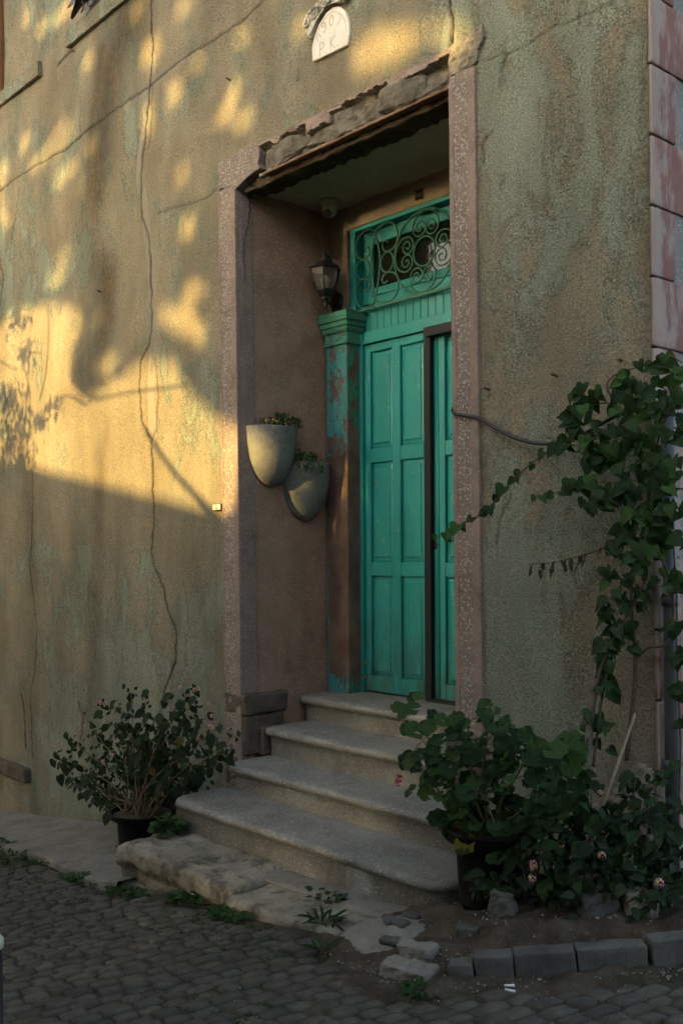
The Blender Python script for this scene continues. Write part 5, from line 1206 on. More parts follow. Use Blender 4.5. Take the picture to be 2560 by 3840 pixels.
# ---- right flowering shrub at the foot of the corner
ran = empty('lantana_shrub', (2.75, -.42, -.47)); tag(ran, 'low leafy shrub with pink and yellow flower heads in the bed behind the kerb', 'shrub')
cnt = 0
for (x, y, z, r, n) in RCL:
    if z < -.25: n = int(n * 1.2)
    c = Vector((x, y, z)); base = Vector((min(max(x, 2.45), 2.95) + random.uniform(-.06, .06), y + .06, street_z(x) + .06))
    P = catmull([base, base.lerp(c, .5) + rv3(.03), c], 4); V, F = tubegeo(P, lambda t: .004 * (1 - .6 * t), 5); mesh('stem', V, F, M['tstem'], ran, True)
    for k in range(n):
        if cnt >= 295: break
        q = c + Vector((random.gauss(0, .5), random.gauss(0, .6), random.gauss(0, .5))) * r
        if q.z < street_z(q.x) + .03: q.z = street_z(q.x) + random.uniform(.03, .1)
        put(random.choice(LM['l_dark'] if random.random() < .7 else LM['weed']), q, Vector((random.uniform(-1, 1), random.uniform(-1, .3), random.uniform(-.7, .3))), Vector((0, -.3, .9)) + TOCAM(q) * .4 + rv3(.4), random.uniform(.042, .08), ran, asp=1.25); cnt += 1
sm_ = []
for (x, y, z, r, n) in RCL:
    for k in range(n * 2):
        q = Vector((x, y, z)) + Vector((random.gauss(0, .6), random.gauss(0, .7), random.gauss(0, .6))) * r
        q.z = max(q.z - .02, street_z(q.x) + random.uniform(.03, .12))
        y_ = Vector((random.uniform(-1, 1), random.uniform(-1, .3), random.uniform(-.7, .3))).normalized(); z_ = Vector((0, -.3, .9)) + rv3(.6); z_ = (z_ - y_ * z_.dot(y_)).normalized(); x_ = y_.cross(z_); s = random.uniform(.03, .06)
        me = random.choice(LM['l_dark']); sm_.append(([q + (x_ * v.co.x * 1.2 + y_ * v.co.y + z_ * v.co.z) * s for v in me.vertices], [tuple(f_.vertices) for f_ in me.polygons]))
V, F = joinparts(sm_); o = mesh('small_leaves', V, F, M['l_dark'], ran, True); tag(o, kind='stuff')
for k, p in enumerate(RFLW): put(FL_PINK if k % 3 else FL_CREAM, p, (0, .3, .6), (0, -.7, .5), .017 if k < 9 else .01, ran, 'flower')

# ---- climbing vine
vine = empty('climbing_vine', (2.75, -.12, -.45)); tag(vine, 'tangled climbing vine with heart-shaped leaves over the house corner, reaching toward the door', 'vine')
for S_, r in ((V_S1, .0042), (V_S2, .004), (V_S3, .0036), (V_S4, .0045), (V_S5, .004), (V_S6, .004), (V_S7, .004), (V_S8, .011), (V_S9, .009), (V_S10, .007), (V_S11, .010), (V_S12, .008), (V_S13, .005)):
    tube('stem', [Vector(p) + rv3(.006) for p in S_], lambda t, r=r: r * (1 - .45 * t), M['bark'], vine, 6, n=5)
vl = 0
def vleaf(q, tipd, s, k):
    global vl
    put(random.choice(LM[k]), q, tipd, Vector((0, -.75, .35)) + TOCAM(q) * .5 + rv3(.45), s, vine, asp=random.uniform(.98, 1.25)); vl += 1
for S_, n, lit_ in ((V_S1, 22, .35), (V_S2, 12, .2)):
    P = catmull(S_, 8)
    for k in range(n):
        f = (.12 + .88 * k / (n - 1)); q = P[int(f * (len(P) - 1))]
        vleaf(q + rv3(.012), Vector((random.uniform(-.9, .6), random.uniform(-.6, .1), random.uniform(-1, -.1))), random.uniform(.038, .070) * (1 - .25 * f), 'v_lite' if f > .86 or random.random() < lit_ * .4 else 'v_dark')
P = catmull(V_S3, 8)
for k in range(15):
    f = min(1, .2 + .8 * (k + random.uniform(-.45, .45)) / 14); q = P[int(f * (len(P) - 1))]
    put(random.choice(LM['v_dry']), q, Vector((random.uniform(-.7, .5), random.uniform(-.3, .3), -1)), rv3(1), random.uniform(.03, .075), vine, asp=random.uniform(.8, 1.6))
extra = []
for (x, y, z, r, n) in VCL:
    n = int(n * .85 + random.random())
    young = random.random() < .55
    for k in range(n):
        q = Vector((x, y, z)) + Vector((random.gauss(0, .52) * r, random.gauss(0, .45) * r, random.gauss(0, .52) * r))
        q.y = min(q.y, -.02) if q.x < 2.86 else q.y
        tipd = Vector((random.uniform(-1, 1), random.uniform(-.8, .2), random.uniform(-1.1, .25)))
        kk = 'v_lite' if (young and random.random() < .5) else ('v_pale' if random.random() < .06 and z < 1.2 else 'v_dark')
        if vl < 283: vleaf(q, tipd, random.uniform(.034, .066), kk)
        else: extra.append(q)
        if random.random() < .15: extra.append(q + rv3(.05))
print('vine leaves', vl, 'extra', len(extra))
vy = []
for q in extra:
    for _ in range(1):
        y = Vector((random.uniform(-.8, .8), random.uniform(-.7, .1), random.uniform(-1.1, -.05))).normalized(); z = (Vector((0, -.75, .35)) + rv3(.5)); z = (z - y * z.dot(y)).normalized(); x = y.cross(z); s = random.uniform(.038, .07)
        me = random.choice(LM['v_dark'])
        vy.append(([q + (x * v.co.x + y * v.co.y + z * v.co.z) * s for v in me.vertices], [tuple(p.vertices) for p in me.polygons]))
if vy:
    V, F = joinparts(vy); o = mesh('inner_leaves', V, F, M['v_dark'], vine, True); tag(o, kind='stuff')

# stakes
s0, s1 = STAKES[0]
o = box('wooden_stake', -.013, .013, -.011, .011, 0, (Vector(s0) - Vector(s1)).length + .18, M['wood'], None, .002)
dv = (Vector(s0) - Vector(s1)).normalized(); o.rotation_euler = dv.to_track_quat('Z', 'Y').to_euler(); o.location = Vector(s1) - dv * .18
tag(o, 'square grey wooden stake standing upright among the vine stems', 'stake')
P = [Vector(p) for p in STAKES[1]]; P = [P[0], P[1], P[2] + (P[2] - P[1]).normalized() * .05]
o = tube('bamboo_cane', P, lambda t: .008 - .002 * (1 - t), M['bamboo'], None, 8, n=10); tag(o, 'thin pale bamboo cane leaning in the flower bed at the corner', 'cane')
tube('drainpipe', [(2.90, .03, -.45), (2.90, .03, .6), (2.90, .03, 1.55)], .028, M['pipe'], None, 14)
dp = [q for q in COL.objects if q.name == 'drainpipe'][0]; tag(dp, 'grey drainpipe on the house corner behind the vine', 'drainpipe')
for zc in (1.50, .72, .05): lathe('pipe_collar', [(.029, -.02), (.034, -.02), (.034, .02), (.029, .02)], (2.90, .03, zc), M['pipe'], dp, 14)
o = tube('hose', HOSE, .0085, M['cable'], None, 8, n=6); tag(o, 'black cable looping from the door jamb across the wall into the vine', 'cable')
o = tube('string', STRING, .0016, M['gstring'], None, 4, n=4); tag(o, 'thin green string stretched across the wall below the black cable', 'string')

# ---- planters on the reveal
def planter(c, r, h, prot, label):
    V = []; F = []; seg = 26; prof = []
    for k in range(15):
        t = k / 14; prof.append(((1 - t ** 2.4) ** .5 * .98 + .0, -t * h))
    prof = [(.90, -.03), (.93, .0), (.985, .0), (1.0, -.008)] + [(max(.02, p[0]), p[1]) for p in prof[1:]]
    for q, z in prof:
        for k in range(seg + 1):
            a = math.pi * k / seg
            V.append((c[0] + math.sin(a) * prot * q, c[1] - math.cos(a) * r * q, c[2] + z))
    n = seg + 1
    for i in range(len(prof) - 1):
        for k in range(seg): F.append((i * n + k, i * n + k + 1, (i + 1) * n + k + 1, (i + 1) * n + k))
    t = empty('wall_planter', (0, c[1], c[2] - h)); tag(t, label, 'planter')
    mesh('planter_bowl', V, F, M['planter'], t, True)
    V2 = [(c[0] + math.sin(math.pi * k / 12) * prot * .9, c[1] - math.cos(math.pi * k / 12) * r * .9, c[2] - .03) for k in range(13)]
    mesh('soil', V2, [tuple(range(13))], M['dirt'], t)
    return t
planter((.004, .235, 1.728), .190, .385, .165, 'upper speckled grey cone planter on the doorway wall, catching a sliver of sun')
planter((.004, .515, 1.512), .190, .385, .165, 'lower speckled grey cone planter on the doorway wall, beside the green pilaster')
def tuft(name, label, cat, c, rx, ry, rz, n, flowers, droop=0):
    t = empty(name, c); tag(t, label, cat); parts = []
    for k in range(n):
        a = random.uniform(0, 6.28); f = random.random() ** .6; h = random.uniform(.2, 1)
        q = Vector(c) + Vector((abs(math.cos(a)) * rx * f, math.sin(a) * ry * f, rz * h * (1 - .5 * f)))
        if droop and random.random() < .35: q.z -= random.uniform(.02, droop); q.x += rx * .5
        for _ in range(5):
            y = (rv3(1) + Vector((.3, 0, .3))).normalized(); z = rv3(1); z = (z - y * z.dot(y)).normalized(); x = y.cross(z); s = random.uniform(.014, .028)
            parts.append(([q, q + y * s * .5 + x * s * .18, q + y * s, q + y * s * .5 - x * s * .18], [(0, 1, 2, 3)]))
    V, F = joinparts(parts); o = mesh('foliage', V, F, M['weed'], t, True); tag(o, kind='stuff')
    for m_, p, s in flowers: put(m_, p, (0, 0, 1), (.3, -.8, .4), s, t, 'flower')
    return t
tuft('marigold_plant', 'feathery green plant with small orange and red flowers in the upper cone planter', 'plant', (.03, .30, 1.715), .14, .155, .115, 120, [(FL_OR, (.15, .10, 1.748), .014), (FL_OR, (.15, .155, 1.758), .013), (FL_OR, (.16, .175, 1.745), .013), (FL_RED, (.16, .25, 1.742), .013), (FL_OR, (.165, .14, 1.705), .010)])
tuft('trailing_plant', 'dark feathery plant spilling over the left rim of the lower cone planter', 'plant', (.05, .42, 1.50), .14, .12, .10, 120, [], .10)

# ---- lantern
lant = empty('wall_lantern', (.075, .77, 2.61)); tag(lant, 'black six-sided lantern with ribbed glass hanging in the corner of the doorway', 'lantern')
LC = Vector((.165, .585, 0))
def hexl(name, prof, mat, seg=6, rot=.2, smooth=False): return lathe(name, prof, (LC.x, LC.y, 0), mat, lant, seg, smooth, rot, rot + 2 * math.pi)
hexl('lantern_roof', [(.0, 2.868), (.016, 2.866), (.030, 2.852), (.034, 2.836), (.033, 2.828), (.055, 2.822), (.062, 2.806), (.070, 2.796), (.108, 2.776), (.112, 2.770), (.106, 2.764), (.0, 2.764)], M['black'])
lathe('finial', [(0, 2.918), (.004, 2.905), (.006, 2.895), (.010, 2.888), (.005, 2.882), (.010, 2.875), (.013, 2.866)], (LC.x, LC.y, 0), M['black'], lant, 10)
rb = [(.098, 2.764), (.093, 2.72), (.080, 2.675), (.063, 2.630)]
for k in range(6):
    a0 = .2 + k * math.pi / 3; a1 = a0 + math.pi / 3
    V = []
    for r, z in rb:
        for a in (a0, a1): V.append((LC.x + r * .985 * math.cos(a), LC.y + r * .985 * math.sin(a), z))
    mesh('glass_pane', V, [(2 * i, 2 * i + 1, 2 * i + 3, 2 * i + 2) for i in range(3)], M['frost'], lant)
    tube('lantern_bar', [(LC.x + r * math.cos(a0), LC.y + r * math.sin(a0), z) for r, z in rb], .0058, M['black'], lant, 6)
hexl('lantern_base', [(.0, 2.634), (.066, 2.634), (.068, 2.624), (.056, 2.612), (.048, 2.598), (.034, 2.588), (.030, 2.572), (.0, 2.570)], M['black'])
lathe('drop', [(.026, 2.572), (.018, 2.566), (.020, 2.556), (.012, 2.548), (.014, 2.538), (.009, 2.520), (0, 2.498)], (LC.x, LC.y, 0), M['black'], lant, 10)
lathe('bulb', [(0, 2.735), (.022, 2.725), (.032, 2.70), (.026, 2.67), (.018, 2.64)], (LC.x, LC.y, 0), M['bulb'], lant, 14)
tube('lantern_arm', [(LC.x, LC.y, 2.555), (.15, .63, 2.562), (.11, .70, 2.556), (.08, .768, 2.60)], lambda t: .009 + .012 * max(0, t - .6), M['black'], lant, 8, n=5)
prism('back_plate', [(.072, 2.685), (.062, 2.664), (.035, 2.655), (.020, 2.62), (.022, 2.575), (.045, 2.535), (.076, 2.522), (.11, 2.538), (.132, 2.575), (.134, 2.62), (.115, 2.655), (.086, 2.664)], .752, .772, M['black'], lant, .004)
o = tube('lamp_wire', [(.135, .768, 2.59), (.165, .76, 2.555), (.205, .765, 2.535), (.225, .79, 2.53), (.222, .80, 2.60), (.218, .81, 2.66)], .0038, M['wire'], None, 6, n=5); tag(o, 'grey wire running from the lantern plate to the transom frame', 'wire')
# ---- dome camera
cc = empty('dome_camera', (.20, .60, 3.205)); tag(cc, 'cream dome security camera under the porch ceiling', 'camera')
lathe('camera_base', [(0, 3.214), (.064, 3.214), (.066, 3.196), (.060, 3.180), (.050, 3.176)], (.20, .60, 0), M['cream'], cc, 24)
V = []
lathe('camera_dome', [(.050, 3.178), (.050, 3.155), (.046, 3.130), (.034, 3.112), (.018, 3.104), (0, 3.102)], (.20, .60, 0), M['cream'], cc, 24)
d = (Vector((1.4, -2.6, 1.0)) - Vector((.20, .60, 3.14))).normalized()
V, F = tubegeo([Vector((.20, .60, 3.143)) + d * .030, Vector((.20, .60, 3.143)) + d * .055], .027, 16); mesh('camera_lens', V, F, M['black'], cc)
o = tube('camera_cable', [(.19, .64, 3.20), (.06, .755, 3.18), (.022, .768, 3.10), (.018, .768, 2.90), (.024, .768, 2.72), (.02, .766, 2.51)], .005, M['wire'], None, 5, n=5); tag(o, 'thin cable dropping down the niche corner from the dome camera', 'cable')

# ---- number plate SU 02
npl = box('meter_plate', -.262, -.170, -.024, -.004, 1.202, 1.245, M['black'], None, .002); tag(npl, 'tiny pale plate with the letters SU beside the left door jamb', 'sign')
fc = box('plate_face', -.257, -.176, -.0275, -.0242, 1.207, 1.241, M['plate'], npl, .001)
def text(txt, size, loc, mat, parent):
    cu = bpy.data.curves.new('t', 'FONT'); cu.body = txt; cu.size = size; cu.align_x = 'CENTER'; cu.extrude = .0006
    ob = bpy.data.objects.new('t', cu); COL.objects.link(ob); dg = bpy.context.evaluated_depsgraph_get(); dg.update()
    me = bpy.data.meshes.new_from_object(ob.evaluated_get(dg)); bpy.data.objects.remove(ob)
    me.transform(Matrix.Translation(loc) @ Matrix.Rotation(math.pi / 2, 4, 'X')); return link('lettering', me, mat, parent)
text('SU', .018, (-.2165, -.0285, 1.2255), M['black'], fc); text('02', .018, (-.2165, -.0285, 1.2095), M['black'], fc)

# ---- bird on the sill
def bird():
    ax = [(-1.925, -.105, 5.000, .010, .004), (-1.885, -.105, 5.030, .022, .007), (-1.84, -.10, 5.062, .028, .014), (-1.80, -.095, 5.090, .040, .036), (-1.75, -.09, 5.120, .052, .055), (-1.70, -.09, 5.150, .056, .062), (-1.655, -.09, 5.185, .045, .052), (-1.63, -.09, 5.225, .030, .034), (-1.615, -.09, 5.258, .030, .032), (-1.595, -.09, 5.28, .026, .028), (-1.568, -.09, 5.284, .010, .010), (-1.54, -.09, 5.278, .002, .002)]
    V = []; F = []; n = 10
    for i, (x, y, z, a, b_) in enumerate(ax):
        t = Vector(ax[min(i + 1, len(ax) - 1)][:3]) - Vector(ax[max(i - 1, 0)][:3]); t.normalize()
        s = Vector((0, 1, 0)); u = s.cross(t).normalized()
        for k in range(n):
            an = 2 * math.pi * k / n; V.append(Vector((x, y, z)) + s * a * math.cos(an) + u * b_ * math.sin(an))
    for i in range(len(ax) - 1):
        for k in range(n): F.append((i * n + k, i * n + (k + 1) % n, (i + 1) * n + (k + 1) % n, (i + 1) * n + k))
    # folded wing ends either side, crossing over the tail
    for s in (-1, 1):
        b0 = len(V)
        for x, z, w in ((-1.66, 5.19, .01), (-1.74, 5.155, .05), (-1.83, 5.085, .034), (-1.905, 5.06, .004)):
            V += [Vector((x, -.092 + s * .050, z + w * .8)), Vector((x, -.092 + s * .062, z)), Vector((x + .01, -.092 + s * .052, z - w))]
        for i in range(3):
            a = b0 + 3 * i; F += [(a, a + 1, a + 4, a + 3), (a + 1, a + 2, a + 5, a + 4)]
    for s in (-1, 1):
        v_, f_ = tubegeo([Vector((-1.735, -.09 + s * .02, 5.075)), Vector((-1.74, -.09 + s * .022, 5.045)), Vector((-1.735, -.085 + s * .024, 5.032)), Vector((-1.70, -.08 + s * .026, 5.031))], .0045, 5)
        b0 = len(V); V += v_; F += [tuple(i + b0 for i in q) for q in f_]
    o = mesh('bird', V, F, M['feather'], None, True); return tag(o, 'black bird perched on the window sill at the top left, tail hanging down', 'bird')
bird()

# ============================================================ STREET DETAILS
# kerb of short dark stones curving round the corner
kerb = empty('kerb', (3.0, -.9, -.5)); tag(kerb, kind='structure')
kp = [(2.70, -1.135), (2.775, -1.085), (2.885, -1.005), (3.045, -.868), (3.23, -.70), (3.40, -.49), (3.55, -.26), (3.66, .0), (3.74, .28), (3.78, .58), (3.80, .9)]
for k, (a, b_) in enumerate(zip(kp[:-1], kp[1:])):
    a, b_ = Vector((*a, 0)), Vector((*b_, 0)); L = (b_ - a).length; d = (b_ - a).normalized()
    o = rough_block('kerb_stone', .0015, L - .0015 - (.012 if k == 3 else 0), 0, .075, -.12, .0, M['kerb'], None, .02, .0045, 18, 50 + k, .007)
    zt = street_z((a.x + b_.x) / 2) + .070 + (0.010 if k == 4 else 0) - (.022 if k == 0 else 0)
    o.location = (a.x, a.y, zt); o.rotation_euler = (0, -math.atan(.14) * d.x * .9, math.atan2(d.y, d.x)); adopt(o, kerb)
for k, (x, y, z, sx, sy, sz, rz, mm, lb) in enumerate([
    (2.55, -1.17, -.565, .20, .10, .05, .2, 'concrete', 'flat whitish stone lying at the end of the kerb'),
    (2.47, -1.04, -.560, .14, .08, .06, .3, 'concrete', 'small sandy stone block behind the flat whitish stone'),
    (2.56, -.86, -.53, .09, .06, .07, .6, 'kerb', 'small upright grey rock in the dirt behind the kerb'),
    (2.60, -.70, -.50, .10, .05, .14, .2, 'kerb', 'dark broken stone standing right of the black pot'),
    (2.90, -.52, -.47, .13, .09, .13, .9, 'kerb', 'dark grey boulder under the flowering shrub'),
    (3.02, -.42, -.45, .12, .09, .14, .9, 'lime', 'sandy square boulder under the flowering shrub, by the right edge')]):
    o = rough_block('loose_stone', -sx / 2, sx / 2, -sy / 2, sy / 2, 0, sz, M[mm], None, .012, .014, 18, 60 + k, min(sx, sy, sz) * .16, smooth=False)
    o.location = (x, y, z - .012); o.rotation_euler = (0, 0, rz); tag(o, lb, 'stone')
# concrete blob with set stones between slab and pot
V = []; F = []; n = 26
for i in range(n + 1):
    for k in range(40):
        a = 2 * math.pi * k / 40; r = i / n
        x = 2.16 + .27 * r * math.cos(a) * (1 + .1 * math.sin(3 * a)); y = -.86 + .25 * r * math.sin(a) * (1 + .1 * math.cos(2 * a))
        z = street_z(x) + .085 * math.cos(r * math.pi / 2) ** .7 - .02 + .008 * nz((x, y, 0), 12, 4); V.append((x, y, z))
for i in range(n):
    for k in range(40): F.append((i * 40 + k, i * 40 + (k + 1) % 40, (i + 1) * 40 + (k + 1) % 40, (i + 1) * 40 + k))
blob = mesh('concrete_mound', V, F, M['concrete'], None, True); tag(blob, 'lumpy concrete mound with small set stones between the steps and the black pot', 'concrete mound')
for k in range(13):
    x = 2.16 + random.uniform(-.02, .22); y = -.86 + random.uniform(-.13, .20)
    zb = street_z(x) + .085 * math.cos(min(1, math.hypot((x - 2.16) / .27, (y + .86) / .25)) * math.pi / 2) ** .7 - .026
    o = rough_block('set_stone', -.035, .035, -.026, .026, 0, .022, M['kerb'], None, .012, .004, 20, 80 + k, .008); o.location = (x, y, zb); o.rotation_euler = (random.uniform(-.1, .1), random.uniform(-.1, .1), random.uniform(-.6, .6)); adopt(o, blob)
# cigarette ends
for k, (x, y, rz, lb) in enumerate([(2.945, -1.10, .8, 'white cigarette end on the street before the kerb, the one nearer the kerb'), (2.975, -1.135, .3, 'white cigarette end on the street before the kerb, the one farther from the kerb')]):
    V, F = tubegeo([Vector((-.017, 0, 0)), Vector((.017, 0, 0))], .0042, 8); o = mesh('cigarette_end', V, F, M['butt'], None, True); o.location = (x, y, street_z(x) + .016); o.rotation_euler = (0, 0, rz); tag(o, lb, 'cigarette end', 'cigarette ends by the kerb')
# bollard cut by the left edge of the picture
bx, by = 2.634, -2.727
bo = empty('bollard', (bx, by, street_z(bx))); tag(bo, 'dark bollard with a cream cap at the lower left edge of the picture', 'bollard')
hb = .02 - street_z(bx)
lathe('bollard_post', [(.055, -.05), (.055, .02), (.036, .03), (.036, hb - .03)], (bx, by, street_z(bx)), M['black'], bo, 20)
lathe('bollard_cap', [(.036, hb - .03), (.040, hb - .028), (.040, hb - .01), (.03, hb + .004), (0, hb + .010)], (bx, by, street_z(bx)), M['cream'], bo, 20)
lathe('bollard_band', [(.0362, hb * .35), (.0375, hb * .35), (.0375, hb * .58), (.0362, hb * .58)], (bx, by, street_z(bx)), M['redpaint'], bo, 20)

# gravel, moss and weeds
def pebbles(name, region, n, smin, smax, mat, zf):
    parts = []
    for _ in range(n):
        x, y = region(); s = random.uniform(smin, smax) * random.random() ** .5; z = zf(x, y)
        q = Vector((x, y, z)); vs_ = [q + Vector(v) * s + rv3(s * .25) for v in ((1, 0, 0), (0, 1, 0), (-1, 0, 0), (0, -1, 0), (0, 0, .8), (0, 0, -.5))]
        parts.append((vs_, [(0, 1, 4), (1, 2, 4), (2, 3, 4), (3, 0, 4), (1, 0, 5), (2, 1, 5), (3, 2, 5), (0, 3, 5)]))
    V, F = joinparts(parts); o = mesh(name, V, F, mat, None, False); return tag(o, 'scattered small gravel and grit', 'gravel', kind='stuff')
def reg_a():
    x = random.uniform(2.1, 3.6); return x, front_line(x) + random.uniform(-.22, .35)
pebbles('gravel', reg_a, 900, .003, .010, M['concrete'], lambda x, y: bedz(x, y) + .001)
def reg_c():
    # loose rubble behind the kerb
    x = random.uniform(2.15, 3.4); return x, front_line(x) + random.uniform(.2, .95)
o = pebbles('rubble', reg_c, 300, .004, .012, M['concrete'], lambda x, y: bedz(x, y) + .004); o['label'] = 'loose rubble in the dirt bed behind the kerb'
def reg_b():
    x = random.uniform(-3, 3.4); return x, front_line(x) - abs(random.gauss(0, .5))
o = pebbles('grit', reg_b, 300, .002, .006, M['lime'], lambda x, y: street_z(x) + .001); o['label'] = 'pale grit lying between the cobbles'
def weedclump(c, r, n, smin, smax, label, spiky=False, h=.05):
    t = empty('weed_clump', c); tag(t, label, 'weeds')
    for k in range(n):
        a = random.uniform(0, 6.28); f = random.random() ** .6
        q = Vector((c[0] + r[0] * f * math.cos(a), c[1] + r[1] * f * math.sin(a), 0)); q.z = c[2] + .14 * (q.x - c[0]) * (0 if abs(r[0]) < .09 else 1) + random.uniform(0, h) * (1 - .6 * f)
        tip = Vector((math.cos(a), math.sin(a), random.uniform(-.1, .8))) + rv3(.4)
        put(random.choice(LM['weed']), q, tip, Vector((0, -.3, 1)) + rv3(.5), random.uniform(smin, smax), t, asp=.32 if spiky else 1.3)
for a in [
    ((.12, -.625, -.665), (0.090, 0.068), 85, 0.036, 0.065, 'leafy green weed growing against the lowest step near the shrub pot', False, .10),
    ((1.50, -.66, -.69), (0.144, 0.041), 68, 0.022, 0.044, 'small green weeds at the foot of the lowest step, near its right end', False, .05),
    ((.80, -.96, -.80), (0.120, 0.041), 76, 0.024, 0.047, 'dark green weeds under the front edge of the long slab', False, .05),
    ((1.22, -1.0, -.76), (0.156, 0.041), 87, 0.022, 0.044, 'green weeds in the joint where the two slabs meet the cobbles', False, .045),
    ((.30, -1.0, -.885), (0.168, 0.068), 91, 0.022, 0.044, 'green weeds below the rough footing stone', False, .05),
    ((-.25, -.96, -.955), (0.240, 0.068), 87, 0.022, 0.042, 'green weeds between the pavement edge and the footing stone', False, .04),
    ((-1.45, -.82, -1.125), (0.456, 0.135), 142, 0.024, 0.052, 'wide patch of low green weeds along the broken pavement edge', False, .04),
    ((-2.05, -.72, -1.19), (0.192, 0.081), 76, 0.030, 0.058, 'dense weed patch at the left edge of the pavement', False, .06),
    ((2.05, -1.13, -.635), (0.040, 0.034), 12, 0.045, 0.085, 'spiky grass tuft at the corner of the concrete mound', True, .01),
    ((1.83, -.93, -.645), (0.084, 0.041), 26, 0.048, 0.098, 'thin grass sprouting at the right end of the smaller slab', True, .02),
    ((2.70, -1.27, -.545), (0.084, 0.047), 83, 0.014, 0.031, 'low moss cushion on the dirt before the kerb', False, .02),
    ((-.36, -.60, -.90), (0.042, 0.041), 22, 0.036, 0.065, 'small seedling growing in front of the shrub pot', False, .07)]:
    weedclump(*a)
parts = []
for _ in range(2600):
    x = random.uniform(-3.2, 3.0); dd = abs(random.gauss(0, .45)); y = front_line(x) - dd
    if mn.noise(Vector((x * 1.6, y * 2.2, 3))) < .02 + dd * .18: continue
    q = Vector((x, y, street_z(x) - .012))
    for _ in range(3):
        y_ = (Vector((random.uniform(-1, 1), random.uniform(-1, 1), random.uniform(.5, 1.6)))).normalized(); z_ = rv3(1); z_ = (z_ - y_ * z_.dot(y_)).normalized(); x_ = y_.cross(z_); s = random.uniform(.012, .03)
        parts.append(([q + x_ * .003, q + y_ * s, q - x_ * .003], [(0, 1, 2)]))
V, F = joinparts(parts); o = mesh('joint_grass', V, F, M['weed'], None); tag(o, 'short grass growing in the joints of the cobbles', 'grass', kind='stuff')

# ============================================================ ACROSS THE STREET (behind the camera): what shades the facade
def towall(p, t): return Vector((p[0], 0, p[1])) + SUN * t
def house_over(name, x0, x1, y0, y1, za, zb, label, nwin, edge=[]):
    t = empty(name, ((x0 + x1) / 2, y0, street_z(x0))); tag(t, label, 'house')
    b0 = street_z(x0) - 1.2
    prism('wall', [(x0, b0), (x1, b0), (x1, zb - .12)] + [(a, b - .12) for a, b in edge] + [(x0, za - .12)], y0, y1, M['back'], t)
    top = [(x1, zb)] + edge + [(x0 - .1, za)]; prism('roof', [(a, b - .12) for a, b in top[::-1]] + top, y0 - .2, y1 + .2, M['rust'], t)
    for k in range(nwin):
        cx = x0 + (x1 - x0) * (k + .5) / nwin; zz = street_z(cx) + 1.3
        w = box('window', cx - .42, cx + .42, y1 - .02, y1 + .03, zz, zz + 1.3, M['shutter'], t, .01); box('pane', cx - .34, cx + .34, y1 + .031, y1 + .036, zz + .08, zz + 1.22, M['pane'], w, 0)
def sx(x, Y): return x + SUN.x * (Y / SUN.y)
def sz(z, Y): return z + SUN.z * (Y / SUN.y)
house_over('low_shade_house', sx(-9.0, -10), sx(.12, -10), -15, -10, sz(2.70, -10), sz(1.46, -10), 'unseen low house across the street, roof line shaped to shade the facade', 4, [(sx(.04, -10), sz(1.42, -10)), (sx(.0, -10), sz(1.20, -10)), (sx(-.10, -10), sz(1.13, -10))])  # roof line and parapet shaped to bound the sun patch on the facade
house_over('middle_shade_house', sx(.135, -9), sx(2.05, -9), -14.5, -9, sz(3.02, -9), sz(3.10, -9), 'unseen plain house added next to the low one to shade the doorway', 2)  # added out of view; its left edge trims the sunbeam into the doorway
house_over('tall_shade_house', sx(2.05, -6.6) + .06, sx(11.0, -6.6), -13, -6.6, 5.5, 5.5, 'unseen tall house added across the street to shade the right wall', 4)  # added out of view to cut sky light on the right and low down

house_over('end_shade_house', -21.0, -15.0, -9.0, 1.0, 7.5, 7.5, 'unseen house added at the far street end to block sky light from the left', 3)  # added out of view only to block sky light along the street

def inpoly(x, z, P):
    c = False; n = len(P); j = n - 1
    for i in range(n):
        if (P[i][1] > z) != (P[j][1] > z) and x < (P[j][0] - P[i][0]) * (z - P[i][1]) / (P[j][1] - P[i][1] + 1e-12) + P[i][0]: c = not c
        j = i
    return c
def is_lit(x, z, g=0.0):
    for P in LITP:
        if inpoly(x, z, P): return True
    for cx, cz, a, b_ in LITE:
        if ((x - cx) / (a * 1.0 + g)) ** 2 + ((z - cz) / (b_ * 1.0 + g)) ** 2 < 1: return True
    return False
tree = empty('shade_tree', (-6.6, -11.4, street_z(-6.6))); tag(tree, 'broad leafy street tree behind the photographer that dapples the facade with shade', 'tree')
tube('trunk', [(-7.6, -11.4, -2.4), (-7.55, -11.3, .5), (-7.4, -11.3, 3.2), (-7.0, -11.2, 5.2)], lambda t: .28 - .12 * t, M['bark'], tree, 12, n=5)
for e in ((-8.5, -10.6, 7.0), (-5.5, -10.5, 7.2), (-4.0, -10.6, 7.0), (-2.5, -10.8, 7.4), (-1.2, -10.8, 7.2), (-6.5, -12.6, 8.2), (-9.5, -11.2, 7.0)):
    st = Vector((-7.3, -11.25, 4.0)); e = Vector(e); tube('limb', [st, st.lerp(e, .5) + Vector((0, 0, .35)), e], lambda t: .09 - .07 * t, M['bark'], tree, 7, n=5)
parts = []
tries = 0
while len(parts) < 40000 and tries < 140000:
    tries += 1
    x = random.uniform(-5.4, 2.3); z = random.uniform(1.7, 6.6)
    # lower fringe of the crown: ragged, higher to the right
    if z < 3.0 and x > .15: continue
    if is_lit(x, z, .042): continue  # crown gaps shaped so the sun patches land on the wall
    c = Vector((x, 0, z)) + SUN * random.uniform(9.5, 13.5)
    q = c
    y = rv3(1).normalized(); zz = (SUN * 1.0 + rv3(.9)); zz = (zz - y * zz.dot(y)).normalized(); xx = y.cross(zz); s = random.uniform(.13, .22)
    parts.append(([q - y * s * .5, q + xx * s * .40, q + y * s * .5, q - xx * s * .36], [(0, 1, 2, 3)]))
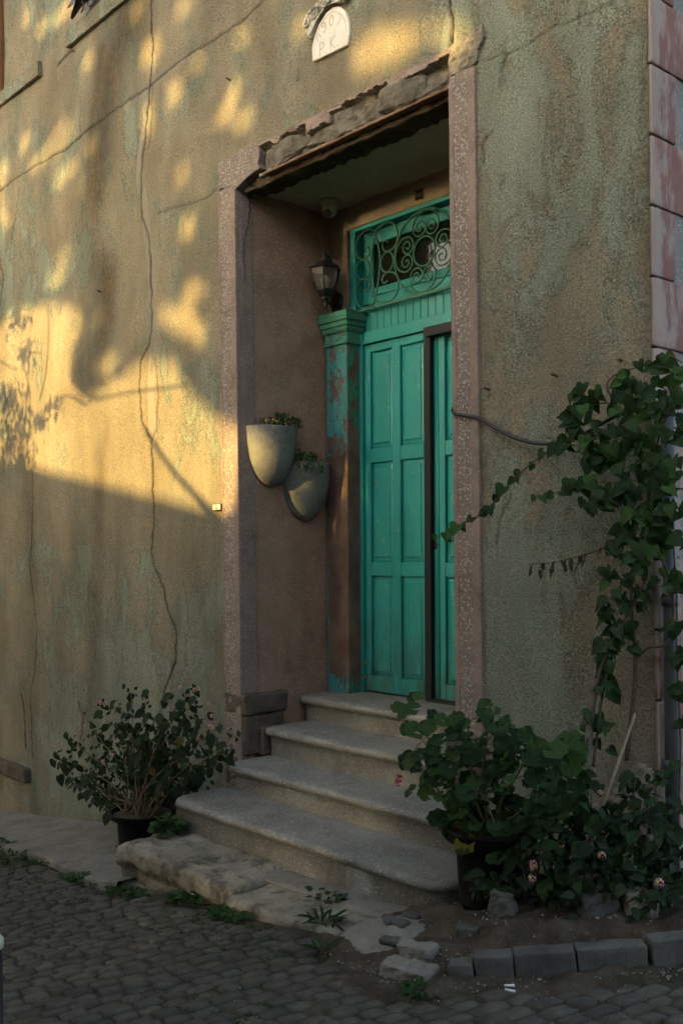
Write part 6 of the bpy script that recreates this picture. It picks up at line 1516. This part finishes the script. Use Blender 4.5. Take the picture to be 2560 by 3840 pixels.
for _ in range(9000):   # upper crown above the rays that reach the wall
    q = Vector((random.gauss(-5.0, 2.6), random.gauss(-11.0, 1.5), 0)); q.z = random.uniform(9.0, 12.0) - .05 * (q.x + 5) ** 2
    y = rv3(1).normalized(); zz = (Vector((0, 0, 1)) + rv3(.9)); zz = (zz - y * zz.dot(y)).normalized(); xx = y.cross(zz); s = random.uniform(.13, .22)
    parts.append(([q - y * s * .5, q + xx * s * .40, q + y * s * .5, q - xx * s * .36], [(0, 1, 2, 3)]))
V, F = joinparts(parts); mesh('crown', V, F, M['tree'], tree)
t2 = empty('shade_tree', (-12.5, -6.5, street_z(-12.5))); tag(t2, 'unseen second tree added left of the view to block sky light', 'tree')  # extra tree added out of view to darken the left of the wall
tube('trunk', [(-12.5, -6.5, -3.2), (-12.4, -6.4, 0), (-12.2, -6.3, 3.0)], lambda t: .26 - .12 * t, M['bark'], t2, 12, n=5)
parts = []
for _ in range(9000):
    d = rv3(1); d = d.normalized() * random.random() ** .35
    q = Vector((-12.2 + 3.9 * d.x, -7.0 + 2.7 * d.y, 4.2 + 3.6 * d.z))
    y = rv3(1).normalized(); zz = rv3(1); zz = (zz - y * zz.dot(y)).normalized(); xx = y.cross(zz); s = random.uniform(.16, .28)
    parts.append(([q - y * s * .5, q + xx * s * .36, q + y * s * .5, q - xx * s * .36], [(0, 1, 2, 3)]))
V, F = joinparts(parts); mesh('crown', V, F, M['tree'], t2)
# overhanging twigs nearer the wall give the crisp leaf shadows
tw_ = empty('overhanging_branch', (-4.6, -3.4, 2.5)); tag(tw_, 'leafy bough hanging over the street left of the view', 'branch')
parts = []
for P in TWIGS:
    P3 = [towall(p, 3.6 + .25 * math.sin(i * 2)) for i, p in enumerate(P)]
    tube('twig', P3, .010, M['bark'], tw_, 6, n=4)
for (x, z, rx, rz, n) in ((-3.28, 1.96, .44, .36, 460), (-3.45, 2.30, .26, .14, 130), (-2.75, 2.02, .14, .09, 44), (-2.50, 2.12, .16, .10, 44), (-3.20, 1.66, .24, .12, 110), (-3.0, 2.62, .16, .14, 60), (-3.2, 2.95, .30, .12, 70)):
    for _ in range(n):
        q = towall((x + random.gauss(0, .5) * rx, z + random.gauss(0, .5) * rz), random.uniform(3.1, 4.0))
        y = rv3(1).normalized(); zz = SUN + rv3(.6); zz = (zz - y * zz.dot(y)).normalized(); xx = y.cross(zz); s = random.uniform(.05, .09)
        parts.append(([q - y * s * .5, q + xx * s * .3, q + y * s * .5, q - xx * s * .3], [(0, 1, 2, 3)]))
V, F = joinparts(parts); o = mesh('foliage', V, F, M['tree'], tw_); 
cab = [towall(p, 5.2) for p in CABLE_SH]
d0 = (cab[0] - cab[-1]).normalized()
o = tube('hanging_bough', [cab[0] + d0 * .05] + cab[1:] + [cab[-1] - d0 * .6], lambda t: .020 + .016 * t, M['bark'], None, 7, n=4); tag(o, 'bare bough end hanging over the street left of the view', 'branch')
